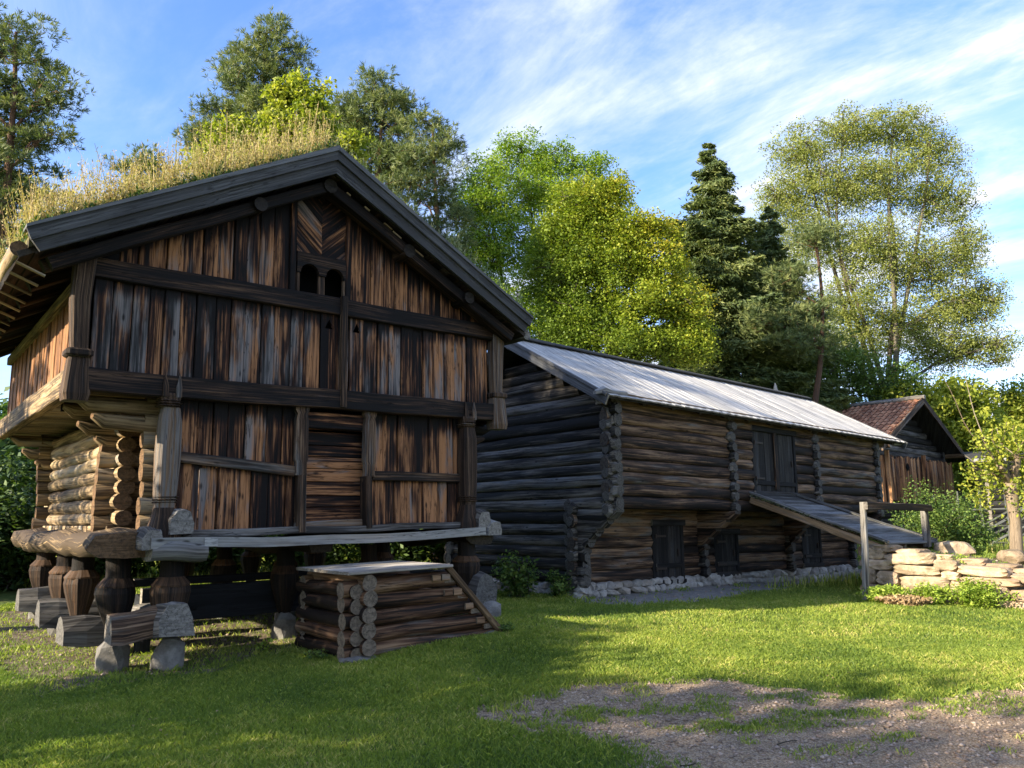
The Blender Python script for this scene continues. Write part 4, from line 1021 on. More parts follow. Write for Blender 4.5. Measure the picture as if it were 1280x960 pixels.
# corner notching: hewn, six-sided log heads in a column
def heads(mb, a, b, z0, z1, sz=.15, d=(0, -1, 0), off=.0, step=.22, wear=.5, stag=.0, prot=.14):
    z = z0; k = 0; d = V3(d); X = V3((-d.y, d.x, 0))
    while z < z1:
        s_ = sz * random.uniform(.88, 1.1)
        n = 6; prof = [(s_ * .92 * math.cos(2 * math.pi * (i + .5) / n + random.uniform(-.12, .12)), step * .60 * math.sin(2 * math.pi * (i + .5) / n + random.uniform(-.12, .12))) for i in range(n)]
        p = V3((a, b, z + step / 2)) + X * (stag * (1 if k % 2 else -1)); pr = prot * random.uniform(.8, 1.15)
        mb.sweep([p - d * .12, p + d * (pr * .55), p + d * pr], X, Z3, prof, [.92, 1.05, .72], wear + random.uniform(-.15, .15), True, False, .05)
        z += step; k += 1
for nm, (a, b, z0, z1, s_) in dict(corner_notching=(0, 0, 0, 0, 0)).items():
    mb = MB()
    heads(mb, -.02, BU - .08, ZJ - .05, 3.95, .15, (0, -1, 0)); heads(mb, -.10, BU - .01, ZJ - .15, 3.9, .14, (-1, 0, 0), step=.225, prot=.10)
    mb.build(nm, M['barnlog'], barn)
    mb = MB()
    heads(mb, -.02, BLo - .12, .42, 1.15, .15, (0, -1, 0)); heads(mb, -.10, BLo + .02, .42, 1.9, .15, (-1, 0, 0), step=.225, prot=.10)
    heads(mb, -.08, BLo + .16, .50, 1.9, .10, (-1, 0, 0), step=.225, prot=.08)
    mb.build(nm, M['barnlog'], barn)
    # inner cross walls: column of heads above, curved bracket below
    for q, x in enumerate(PX[1:]):
        mb = MB(); heads(mb, x, BU - .06, ZJ - .05, 3.95, .15, (0, -1, 0), prot=.13, wear=.42); mb.build(nm, M['barnlog'], barn); mb = MB()
        heads(mb, x, BLo - .12, .45, 1.15, .13, (0, -1, 0), prot=.13, wear=.42); mb.build(nm, M['barnlog'], barn)
for x in PX:
    mb = MB()
    for i in range(5):
        zc = 1.06 + i * .185; t = min(1, (i + .6) / 4.4); b0 = BLo - .22 - (BLo - BU - .06) * (1 - math.cos(t * math.pi / 2))
        pr = [(-.10, -.095), (.10, -.095), (.115, 0), (.10, .095), (-.10, .095), (-.115, 0)]
        mb.sweep([(x, BLo + .1, zc), (x, b0 + .14, zc), (x, b0 - .02, zc + .07)], X3, Z3, pr, [1, 1.0, (1, .35)], .5, True, False, .03)
    mb.build('jetty_bracket', M['barnlog'] if x == 0 else M['barnlog_front'], barn)
mb = MB()
for q in range(44): mb.beam((.1 + q * .25, BU + .02, ZJ + .02), (.1 + q * .25, BLo, ZJ + .02), .24, .04, segs=1, wear=.3)
mb.build('jetty_floor', M['barndoor'], barn)
# lower doors and upper double door, each with frame
def barn_door(a0, a1, z0, z1, b, planks, name, label=None, handle=True, batten=()):
    fr = MB()
    for x in (a0 + .03, a1 - .03): fr.beam((x, b, z0 - .04), (x, b, z1 + .05), .10, .09, up=(0, 1, 0), segs=3, wear=.35)
    fr.beam((a0 - .05, b - .01, z1 + .05), (a1 + .05, b - .01, z1 + .05), .14, .13, segs=3, wear=.4); fr.beam((a0 - .02, b - .01, z0 - .03), (a1 + .02, b - .01, z0 - .03), .14, .10, segs=3, wear=.5)
    root = None
    mb = MB(); n = planks; wd = (a1 - a0 - .16) / n
    for q in range(n): mb.box((a0 + .08 + wd * (q + .5), b - .0 + random.uniform(-.005, .005), (z0 + z1) / 2), (wd / 2 - .004, .02, (z1 - z0) / 2), grain=2, wear=.5, segs=3)
    for zb in batten: mb.box(((a0 + a1) / 2, b - .035, zb), ((a1 - a0) / 2 - .09, .018, .05), grain=0, wear=.5)
    d = mb.build(name, M['barndoor'], barn); f = fr.build('frame', M['barndoor'], d)
    for zh in (z0 + .22 * (z1 - z0), z0 + .80 * (z1 - z0)):
        hg = MB(); hg.box((a0 + .08 + .17, b - .032 - (.02 if batten else 0), zh), (.17, .006, .022), grain=0, ch=.003); hg.box((a0 + .07, b - .06, zh), (.016, .016, .045), grain=2); hg.build('strap_hinge', M['iron'], d)
    if handle:
        hd = MB(); hd.box((a1 - .2, b - .045, (z0 + z1) / 2), (.012, .02, .07), grain=2); hd.build('handle', M['iron'], d)
    return d
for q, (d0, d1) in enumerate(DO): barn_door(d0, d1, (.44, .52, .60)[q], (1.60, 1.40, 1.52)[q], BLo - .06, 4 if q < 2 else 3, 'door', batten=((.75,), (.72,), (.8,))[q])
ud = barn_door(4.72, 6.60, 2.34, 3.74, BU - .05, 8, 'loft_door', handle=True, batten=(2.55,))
mb = MB(); mb.box((5.66, BU - .10, 3.08), (.06, .025, .66), grain=2, wear=.62, segs=3); mb.build('cover_strip', M['barnlog_front'], ud)
# stone footing
mb = MB(); sd = 0
def footing(p0, p1, z0f, z1, b_out, along):
    global sd
    L_ = (V3(p1) - V3(p0)).length; x = 0
    d = (V3(p1) - V3(p0)).normalized(); nn = V3((d.y, -d.x, 0))
    for layer, (lo, hi) in enumerate(((0, .55), (.5, 1.0))):
        x = 0
        while x < L_:
            w_ = random.choice((random.uniform(.06, .12), random.uniform(.12, .28))); c = V3(p0) + d * (x + w_)
            wp = barn.matrix_world @ V3((c.x, c.y, 0)) if False else V3((*Bw(c.x, c.y), 0)); g0 = gz(wp.x, wp.y)
            hh = (z1 - g0) / 2; zc = g0 + (z1 - g0) * (lo + hi) / 2 - .02; sd += 1
            mb.rock((c.x + nn.x * (.04 - layer * .03), c.y + nn.y * (.04 - layer * .03), zc), (w_ * 1.1, .17, ((z1 - g0) * .33 + .02) * random.uniform(.7, 1.15)), sd, ax=(V3((d.x, d.y, random.uniform(-.2, .2))).normalized(), nn, Z3), boxy=.84); x += w_ * 1.85
footing((-.15, BLo, 0), (BL + .1, BLo, 0), 0, .51, 0, 0); footing((.02, 1.3, 0), (.02, BLo, 0), 0, .50, 0, 0)
for q in range(16):
    p = (0, 1.4 + q * .2); w_ = Bw(*p); sd += 1; mb.rock((0, p[1], gz(*w_) + .08), (.14, .17, .2), sd, boxy=.6)
mb.build('stone_footing', M['stone'], barn)
mb = MB(); mb.box((BL / 2, BLo + .12, .35), (BL / 2 - .1, .06, .3), grain=0); mb.box((.12, 2.4, .35), (.06, 2, .3), grain=1); mb.build('footing_core', M['footstone'], barn)
# inside darkness: black panels painted in so that doors and gaps do not show daylight
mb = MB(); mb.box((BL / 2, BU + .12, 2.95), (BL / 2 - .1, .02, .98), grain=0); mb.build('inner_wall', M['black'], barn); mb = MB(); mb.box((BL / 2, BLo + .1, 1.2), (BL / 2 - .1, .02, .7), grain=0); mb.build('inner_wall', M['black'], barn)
# eaves plate, verge log and roof
mb = MB()
mb.beam((-.35, BU - .03, 3.93), (BL + .5, BU - .03, 3.90), .17, .19, jit=.03, segs=20, wear=.6); mb.build('eaves_plate', M['eavelog'], barn)
mb = MB()
mb.beam((-.55, -.86, 3.985), (BL + 1.25, -.86, 3.985), .05, .09, jit=.02, segs=20, wear=.55); mb.build('fascia', M['eavelog'], barn)
mb = MB()
pts = [(-.72, -.84, 3.97), (-.52, -.86, 4.03), (-.3, -.86, 4.0), (.1, -.86, 4.02)]
mb.sweep(pts, Y3, Z3, [(-.06, -.05), (.06, -.05), (.07, .03), (0, .07), (-.07, .03)], [.6, 1.1, .8, .7], .6, True, False, .1); mb.build('carved_eaves_hook', M['greyslab'], barn)
RA0, RA1 = -.52, BL + 1.2
ds = V3((0, 1, .555)).normalized(); nsf = V3((0, -.555, 1)).normalized(); dr_ = V3((0, 1, -.555)).normalized(); nr_ = V3((0, .555, 1)).normalized()
mb = MB(); x = RA0; k = 0
while x < RA1:
    wd = random.uniform(.15, .20); rd = random.random()
    p0 = V3((x + wd / 2, -.98, zr(-.98) + .10 + (.005 if k % 2 else 0) + random.uniform(-.004, .004))); p1 = p0 + ds * ((1.9 + .98) / ds.y)
    if k % 2 == 0:
        mb.sweep([p0 + (p1 - p0) * q / 6 for q in range(7)], X3, nsf, [(-wd / 2 - .02, -.014), (wd / 2 + .02, -.014), (wd / 2 + .02, .012), (-wd / 2 - .02, .012)], None, .5, True, False, 0, rd)
    else:
        mb.sweep([p0 + (p1 - p0) * q / 6 for q in range(7)], X3, nsf, [(-wd / 2, -.014), (wd / 2, -.014), (wd / 2, .008), (wd / 2 - .012, .014), (0, .015), (-wd / 2 + .012, .014), (-wd / 2, .008)], None, .6, True, False, 0, rd)
    x += wd * .86; k += 1
mb.build('roof_boards', M['roofboard'], barn)
mb = MB(); x = RA0; k = 0
while x < RA1:
    p0 = V3((x + .09, 4.78, zr(4.78) + .11 + (.005 if k % 2 else 0))); p1 = V3((x + .09, 1.92, zr(1.92) + .11 + (.005 if k % 2 else 0)))
    mb.sweep([p0, p1], X3, nr_, [(-.1, -.014), (.1, -.014), (.1, .014), (-.1, .014)], None, .5, True, False); x += .16; k += 1
mb.build('roof_boards', M['roofboard'], barn)
mb = MB(); mb.prism([(-.9, zr(-.9) + .02), (1.9, zr(1.9) + .02), (4.7, zr(4.7) + .02), (4.7, zr(4.7) + .075), (1.9, zr(1.9) + .075), (-.9, zr(-.9) + .075)], 0, 1)
for i, v in enumerate(mb.v): mb.v[i] = V3((RA0 + .06 if v.y < .5 else RA1 - .06, v.x, v.z))
mb.build('roof_underlay', M['barndoor'], barn)
mb = MB(); mb.beam((RA0 - .02, 1.86, zr(1.9) + .17), (RA1 + .02, 1.86, zr(1.9) + .17), .16, .035, up=tuple(nsf), segs=16, wear=.3); mb.build('ridge_board', M['barge'], barn); mb = MB(); mb.beam((RA0 - .02, 1.98, zr(1.9) + .165), (RA1 + .02, 1.98, zr(1.9) + .165), .16, .035, up=tuple(nr_), segs=16, wear=.3)
mb.build('ridge_board', M['barge'], barn)
for xx, nm in ((RA0 - .03, 'verge_board'), (RA1 + .0, 'verge_board')):
    mb = MB()
    for b0, b1 in ((-.98, 1.9), (1.9, 4.7)):
        P0, P1 = V3((xx, b0, zr(b0) + .02)), V3((xx, b1, zr(b1) + .02)); mb.beam(P0, P1, .04, .21, up=(0, 0, 1), segs=8, wear=.45)
        mb.beam(P0 + V3((-.03, 0, .09)), P1 + V3((-.03, 0, .09)), .05, .06, segs=8, wear=.6)
    mb.build(nm, M['barge'], barn)
for b in (-.55, 1.9, 4.3): mb = MB(); mb.log((RA0 + .1, b, zr(b) - .07), (RA1 - .1, b, zr(b) - .07), .09, wear=.4); mb.build('purlin', M['barnlog_front'], barn)
x = -.2
while x < BL + 1: mb = MB(); mb.beam((x, -.80, zr(-.80) - .02), (x, 1.8, zr(1.8) - .02), .09, .08, segs=3, wear=.4); mb.build('rafter', M['barnlog_front'], barn); x += .92
# eaves gutter log end at the far corner
mb = MB(); mb.log((BL + .7, -.80, 3.9), (BL + 1.45, -.84, 3.93), .07, wear=.6); mb.build('carved_eaves_hook', M['greyslab'], barn)

# ================================================================== plank ramp up to the loft door
ramp = empty('plank_ramp', (BO[0], BO[1], 0), angz(_ba))
tag(ramp, 'grey plank bridge sloping from the barn loft door down onto the stone ramp', 'ramp')
RZ0, RZ1, RBa, RBb = 2.26, 1.24, BU - .07, -3.55
RL = [(4.50, 6.55), (4.62, 7.0)]
dd = V3((0, RBb - RBa, RZ1 - RZ0)); LR = dd.length; d_ = dd.normalized()
mb = MB(); n = 19
for q in range(n):
    t = (q + .5) / n; b = RBa + (RBb - RBa) * t; z = RZ0 + (RZ1 - RZ0) * t; a0 = 4.50 + .12 * t + random.uniform(-.03, .03); a1 = 6.55 + .45 * t + random.uniform(-.03, .03)
    mb.beam((a0, b, z), (a1, b, z), LR / n * .96, .04, up=tuple(V3((0, -d_.z, d_.y)) * -1), segs=5, wear=.5, jit=.01)
mb.build('deck_planks', M['rampboard'], ramp)
for (a0, a1) in ((4.56, 4.68), (5.5, 5.7), (6.45, 6.9)): mb = MB(); mb.beam((a0, RBa - .02, RZ0 - .10), (a1, RBb + .15, RZ1 - .10), .13, .15, segs=6, wear=.6, jit=.02); mb.build('bearer_beam', M['eavelog'], ramp)
for (a0, a1) in ((4.50, 4.62), (6.53, 6.98)): mb = MB(); mb.beam((a0, RBa - .02, RZ0 + .045), (a1, RBb, RZ1 + .045), .10, .05, segs=6, wear=.6, jit=.03); mb.build('kerb_plank', M['rampboard'], ramp)
def mat_moss():
    m, t = newmat('dark_moss'); g = NG(t); co = g.n('ShaderNodeTexCoord').outputs['Object']
    g.bsdf(g.mix(g.rng(g.noise(co, 14, 5), .42, .6), (.02, .022, .014), (.09, .10, .05)), .95, g.noise(co, 30, 4), .8, .02); return m
M['moss'] = mat_moss()
mb = MB(); 
for q in range(26):
    t = q / 26; mb.rock((4.485 + .12 * t, RBa + (RBb - RBa) * t, RZ0 + (RZ1 - RZ0) * t + .012), (.03, .09, .035), 300 + q, sub=1)
mb.build('moss_edge', M['moss'], ramp)

# ================================================================== stone ramp wall
swall = empty('stone_ramp_wall', (BO[0], BO[1], 0), angz(_ba))
tag(swall, 'low dry-stone wall of big tan boulders holding up the earth ramp', 'stone wall')
mb = MB(); rs = random.Random(21)
def gB(a, b): return gz(*Bw(a, b))
WT = lambda b: 1.20 + (b + 3.05) * .155
WA = lambda b: 4.62 + max(0, -(b + 5.2)) * .16
b = -3.05; sd = 500
layers = [(0.0, .27), (.27, .56), (.56, .76), (.76, 1.0)]
for li, (lo, hi) in enumerate(layers):
    b = -3.0 - rs.uniform(0, .12)
    while b > -8.2:
        wd = rs.uniform(.5, 1.05) if rs.random() < .6 else rs.uniform(.2, .45)
        c = b - wd / 2; a0 = WA(c); g0 = gB(a0 - .3, c) - .04; T = WT(c)
        zc = g0 + (T - g0) * (lo + hi) / 2; hh = (T - g0) * (hi - lo) / 2
        if T - g0 < .25 and li > 1: break
        tl = rs.uniform(-.06, .06); mb.rock((a0 + rs.uniform(.08, .14) + li * .02, c, zc), (.26, wd / 2 * 1.13, hh * 1.16), sd, sub=3, ax=(X3, V3((0, 1, tl)).normalized(), V3((0, -tl, 1)).normalized()), boxy=.97); sd += 1
        b -= wd
# end face towards the barn and the big capping stones
for li, (lo, hi) in enumerate(layers):
    a0 = 4.8
    while a0 < 7.1:
        wd = rs.uniform(.35, .7); g0 = gB(a0, -2.8) - .04; mb.rock((a0 + wd / 2, -3.0, g0 + (1.2 - g0) * (lo + hi) / 2), (wd / 2 * 1.05, .24, (1.2 - g0) * (hi - lo) / 2 * 1.1), sd, boxy=.8); sd += 1; a0 += wd
for q in range(11):
    c = -3.4 - q * .48; mb.rock((WA(c) + rs.uniform(.25, .5), c, WT(c) - .0), (rs.uniform(.22, .42), rs.uniform(.22, .40), rs.uniform(.06, .10)), sd, sub=3, boxy=.96); sd += 1
mb.build('boulders', M['stonewarm'], swall)
mb = MB()
n = 12
for q in range(n):
    b0 = -3.1 - q * .42; z1 = WT(b0) - .10; g0 = gB(4.4, b0); mb.box((4.95 + max(0, -(b0 + 5.2)) * .16, b0 - .21, (g0 + z1) / 2), (.18, .21, max(.03, (z1 - g0) / 2)), grain=1)
mb.build('packed_core', M['footstone'], swall)
# loose boulders on the ramp
for i, (a, b, s_, lb) in enumerate(((6.9, -3.9, (.42, .3, .20), 'flat grey boulder beside the low end of the plank ramp'), (7.2, -4.9, (.36, .30, .2), 'rough grey boulder on the back edge of the earth ramp'), (7.0, -5.8, (.42, .36, .16), 'broad tan boulder below the pollarded tree'),
                                    (5.2, -6.9, (.5, .4, .18), 'low slanting tan boulder at the right foot of the stone ramp'), (4.6, -6.6, (.3, .34, .13), 'small tan boulder next to the lime weed patch'))):
    p = Bw(a, b); mb = MB(); mb.rock((0, 0, 0), s_, 900 + i, sub=3, boxy=.5); o = mb.build('boulder', M['stonewarm']); o.location = (*p, gz(*p) + s_[2] * .35); o.rotation_euler = (0, 0, i * 1.3)
    tag(o, lb, 'boulder')

# ================================================================== hitching rail at the foot of the ramp
rail = empty('hitching_rail', (BO[0], BO[1], 0), angz(_ba))
tag(rail, 'weathered post-and-beam rail standing across the foot of the plank ramp', 'rail')
g0 = gB(3.80, -3.40)
mb = MB(); mb.beam((3.80, -3.40, g0 - .05), (3.90, -3.44, 2.03), .085, .11, up=(0, 1, 0), jit=.03, segs=8, wear=.55); mb.build('post', M['greypost'], rail)
mb = MB(); mb.beam((6.52, -3.52, 1.15), (6.52, -3.52, 1.93), .12, .13, up=(0, 1, 0), jit=.03, segs=5, wear=.6); mb.build('post', M['greypost'], rail)
mb = MB(); mb.beam((3.82, -3.52, 1.96), (6.66, -3.60, 1.965), .08, .14, jit=.03, segs=10, wear=.42); mb.build('crossbeam', M['post'], rail)

# ================================================================== small log building with tiled roof (right, far)
CF = 3.0; CZ = 0.0
shed = empty('tiled_log_house', (BO[0], BO[1], 0), angz(_ba))
tag(shed, 'small dark log house with an orange clay-tile roof behind the barn end', 'log house')
cx = 22.2; hw = 3.45; zap = 6.45; sl = .52; ze = 4.2
cl_ = lambda a: zap - sl * abs(a - cx)
mb = MB(); z = gB(20, 3) + .1
while z < zap - .5:
    half = min(hw, (zap - .25 - z) / sl)
    if half < .25: break
    logrow(mb, (cx - half, CF, z + .12), (cx + half, CF, z + .12), .125, .4 + random.uniform(-.1, .1), .02); z += .24
mb.build('gable_log_wall', M['barnlog'], shed)
mb = MB(); z = gB(20, 3) + .1
while z < ze + .3:
    for a in (cx - hw + .1, cx + hw - .1): logrow(mb, (a, CF - .2, z + .12), (a, CF + 7, z + .12), .125, .4, .02)
    z += .24
mb.build('side_log_wall', M['barnlog'], shed)
mb = MB(); a = cx - hw - .05
k = 0
while a < cx + hw + .05:
    wd = random.uniform(.17, .25); lo = 2.5 + random.uniform(-.06, .06)
    mb.board(a, a + wd - .01, lo, 4.22 + random.uniform(-.12, .1), 4.22 + random.uniform(-.05, .1), CF - .42 + (.02 if k % 2 else 0), .03, .58); a += wd; k += 1
mb.build('plank_screen', M['shedplank'], shed)
for a in (cx - hw + .35, cx + .3): mb = MB(); mb.beam((a, CF - .5, 2.4), (a, CF - .5, 4.4), .08, .16, up=(0, 1, 0), segs=4, wear=.65); mb.build('screen_post', M['shedplank'], shed)
mb = MB(); mb.box((cx - 1.2, CF - .455, 3.85), (.12, .008, .12), ax=(V3((1, 0, 1)).normalized(), Y3, V3((-1, 0, 1)).normalized()), grain=0); mb.build('peephole', M['black'], shed)
mb = MB()
for s_ in (-1, 1):
    e = cx + s_ * (hw + .75)
    mb.prism([(cx, zap + .02), (e, cl_(e) + .02), (e, cl_(e) + .26), (cx, zap + .30)], CF - .85, CF - .79, .5, None, False)
    d = V3((s_, 0, -sl)).normalized(); 
for fi in range(len(mb.uv)): mb.uv[fi] = [(mb.v[v].x, mb.v[v].z + sl * abs(mb.v[v].x - cx)) for v in mb.f[fi]]
mb.build('barge_boards', M['post'], shed)
def tiles(sgn):
    e = cx + sgn * (hw + .85); Lh = abs(e - cx); rows = 15; colm = 34; V_, F_, U_ = [], [], []
    mb = MB(); d = V3((sgn, 0, -sl)).normalized(); n_ = V3((sgn * sl, 0, 1)).normalized(); SL = Lh / abs(d.x)
    nb = 8.0 / colm
    for r in range(rows):
        for c in range(colm):
            s0 = SL * r / rows; s1 = SL * (r + 1.12) / rows; b0 = CF - .82 + c * nb; rd = random.random()
            vs = []
            for s_, lift in ((s0, .02), (s1, .05)):
                for q in range(5):
                    bb = b0 + nb * q / 4; hgt = .035 * math.sin(q / 4 * 2 * math.pi) ; p = V3((cx, bb, zap + .2)) + d * s_ + n_ * (lift + hgt); vs.append(p)
            fs = [[q, q + 1, 5 + q + 1, 5 + q] for q in range(4)]
            mb.add(vs, fs, [[(rd * 20 + vs[i].x * .2, vs[i].y * .2 + rd * 7) for i in f] for f in fs], [(rd, .5, 0, 1)] * 10)
    return mb
a_ = tiles(-1).build('tile_roof', M['tile'], shed, False); b_ = tiles(1).build('tile_roof', M['tile'], shed, False)
mb = MB()
for s_ in (-1, 1):
    e = cx + s_ * (hw + .8); mb.prism([(cx, zap + .08), (e, cl_(e) + .08), (e, cl_(e) + .18), (cx, zap + .19)], CF - .78, CF + 7, .5, None, False)
mb.build('roof_deck', M['barndoor'], shed)
mb = MB(); mb.log((cx, CF - .9, zap + .28), (cx, CF + 7.1, zap + .28), .09, wear=.5); mb.build('ridge_cap', M['greyslab'], shed)
mb = MB()
for a in (cx - hw - .3, cx + hw + .2): mb.log((a, CF - .95, cl_(a) + .0), (a, CF + 7, cl_(a)), .10, wear=.5)
mb.build('purlin', M['eavelog'], shed)
mb = MB(); e = cx + hw + .8; mb.beam((e - .1, CF - .9, cl_(e) + .1), (e + 1.0, CF - .9, cl_(e) + .12), .08, .10, segs=2, wear=.8); mb.build('eaves_hook', M['greyslab'], shed)

# ================================================================== low dark shed behind the fence
ls = empty('low_shed', (19.7, 28.3, gz(19.7, 28.3)), R(-25))
tag(ls, 'low dark shed with a pale-edged roof behind the rail fence', 'shed')
mb = MB(); z = 0
while z < 2.9: logrow(mb, (-2.1, 0, z + .12), (3.4, 0, z + .12), .125, .35, .02); logrow(mb, (-2.1, 0, z + .12), (-2.1, 4, z + .12), .125, .35, .02); z += .24
mb.build('log_wall', M['barndoor'], ls)
mb = MB(); mb.box((.6, 1.9, 3.22), (3.1, 2.4, .03), ax=(X3, V3((0, 1, .16)).normalized(), V3((0, -.16, 1)).normalized()), grain=0, wear=.5); mb.build('roof', M['rampboard'], ls)
mb = MB(); mb.beam((-2.55, -.52, 2.92), (3.75, -.52, 2.92), .05, .12, segs=4, wear=.9); mb.build('eaves_board', M['greyslab'], ls)
mb = MB(); mb.box((.2, -.14, 1.0), (.5, .03, .95), grain=2, wear=.2); mb.build('door', M['barndoor'], ls)

# ================================================================== slanted rail fence
fen = empty('rail_fence', (0, 0, 0)); tag(fen, 'old wooden fence of slanting poles tied between paired stakes, right of the barn', 'fence')
f0, f1 = V3((11.6, 21.6, 0)), V3((18.8, 20.2, 0)); LF = (f1 - f0).length; df = (f1 - f0).normalized(); nf = V3((df.y, -df.x, 0))
mb = MB(); 
for q in range(13):
    p = f0 + df * (q * .6); g0 = gz(p.x, p.y)
    for s_ in (-.06, .06): mb.log(p + nf * s_ + Z3 * (g0 - .1), p + nf * s_ + Z3 * (g0 + 1.62 + random.uniform(-.15, .1)) + df * random.uniform(-.04, .04), .032, up=(0, 1, 0), n=7, wear=.5, taper=.3)
mb.build('stakes', M['fence'], fen)
mb = MB()
for q in range(17):
    p = f0 + df * (q * .45 - .2); e = p + df * 2.1; g0 = gz(p.x, p.y)
    mb.log(p + Z3 * (g0 + .12), e + Z3 * (g0 + 1.28 + random.uniform(-.06, .06)), .036, n=7, wear=.55)
for zz_ in (.35, .8, 1.25): mb.log(f0 + Z3 * (gz(f0.x, f0.y) + zz_), f1 + Z3 * (gz(f1.x, f1.y) + zz_), .03, n=7, wear=.5, jit=.01)
mb.build('slanting_rails', M['fence'], fen)

# ================================================================== pale pointed finial behind the barn roof
fp = (9.3, 27.0); g0 = gz(*fp)
mb = MB(); n = 10; ci = [(math.cos(2 * math.pi * i / n), math.sin(2 * math.pi * i / n)) for i in range(n)]
stz = [(-.2, .14), (4.7, .12), (5.0, .17), (5.15, .16), (5.5, .10), (5.85, .02)]
mb.sweep([(0, 0, z) for z, r in stz], X3, Y3, ci, [r for z, r in stz], .8, True, True, .03)
o = mb.build('pointed_post', M['stepboard']); o.location = (*fp, g0); tag(o, 'tall pale post with a pointed top rising behind the barn roof', 'post')
# ================================================================== trees
def at(u, v, Y):
    x = (u - 640) / FPX; d = (v - 480) / FPX
    r = (x, math.cos(PITCH) + d * math.sin(PITCH), math.sin(PITCH) - d * math.cos(PITCH)); t = Y / r[1]
    return np.array([r[0] * t, Y, EYE + r[2] * t])
def pxm(Y, v=300): return Y / 985.0 * 1.03
def lobes_px(L_, Y, dy=0):
    """(u, v, ru, rv[, depth offset]) measured on the photograph -> ellipsoids in metres round the tree's own distance"""
    o = []
    for l in L_:
        u, v, ru, rv = l[:4]; off = l[4] if len(l) > 4 else 0
        c = at(u, v, Y + off); k = pxm(Y)
        o.append((c, np.array([ru * k, max(ru, rv) * k * .85, rv * k * 1.06])))
    return o
def bend_path(p0, p1, n, amp, rng, rise=0):
    p0 = np.asarray(p0, float); p1 = np.asarray(p1, float); L_ = np.linalg.norm(p1 - p0)
    o = rng.normal(size=3) * amp * L_; o2 = rng.normal(size=3) * amp * L_ * .5; pts = []
    for k in range(n + 1):
        t = k / n; q = p0 + (p1 - p0) * t + o * math.sin(math.pi * t) + o2 * math.sin(2 * math.pi * t); q[2] += rise * L_ * math.sin(math.pi * t); pts.append(q)
    return pts
def tube(mb, pts, r0, r1, n=6, wear=.5):
    pts = [V3(p) for p in pts]; d = (pts[-1] - pts[0]).normalized(); up = V3((0, 0, 1)) if abs(d.z) < .9 else V3((0, 1, 0)); X = d.cross(up).normalized(); Y = X.cross(d)
    prof = [(math.cos(2 * math.pi * i / n), math.sin(2 * math.pi * i / n)) for i in range(n)]; m = len(pts) - 1
    mb.sweep(pts, X, Y, prof, [r0 + (r1 - r0) * k / m for k in range(m + 1)], wear, False, True)
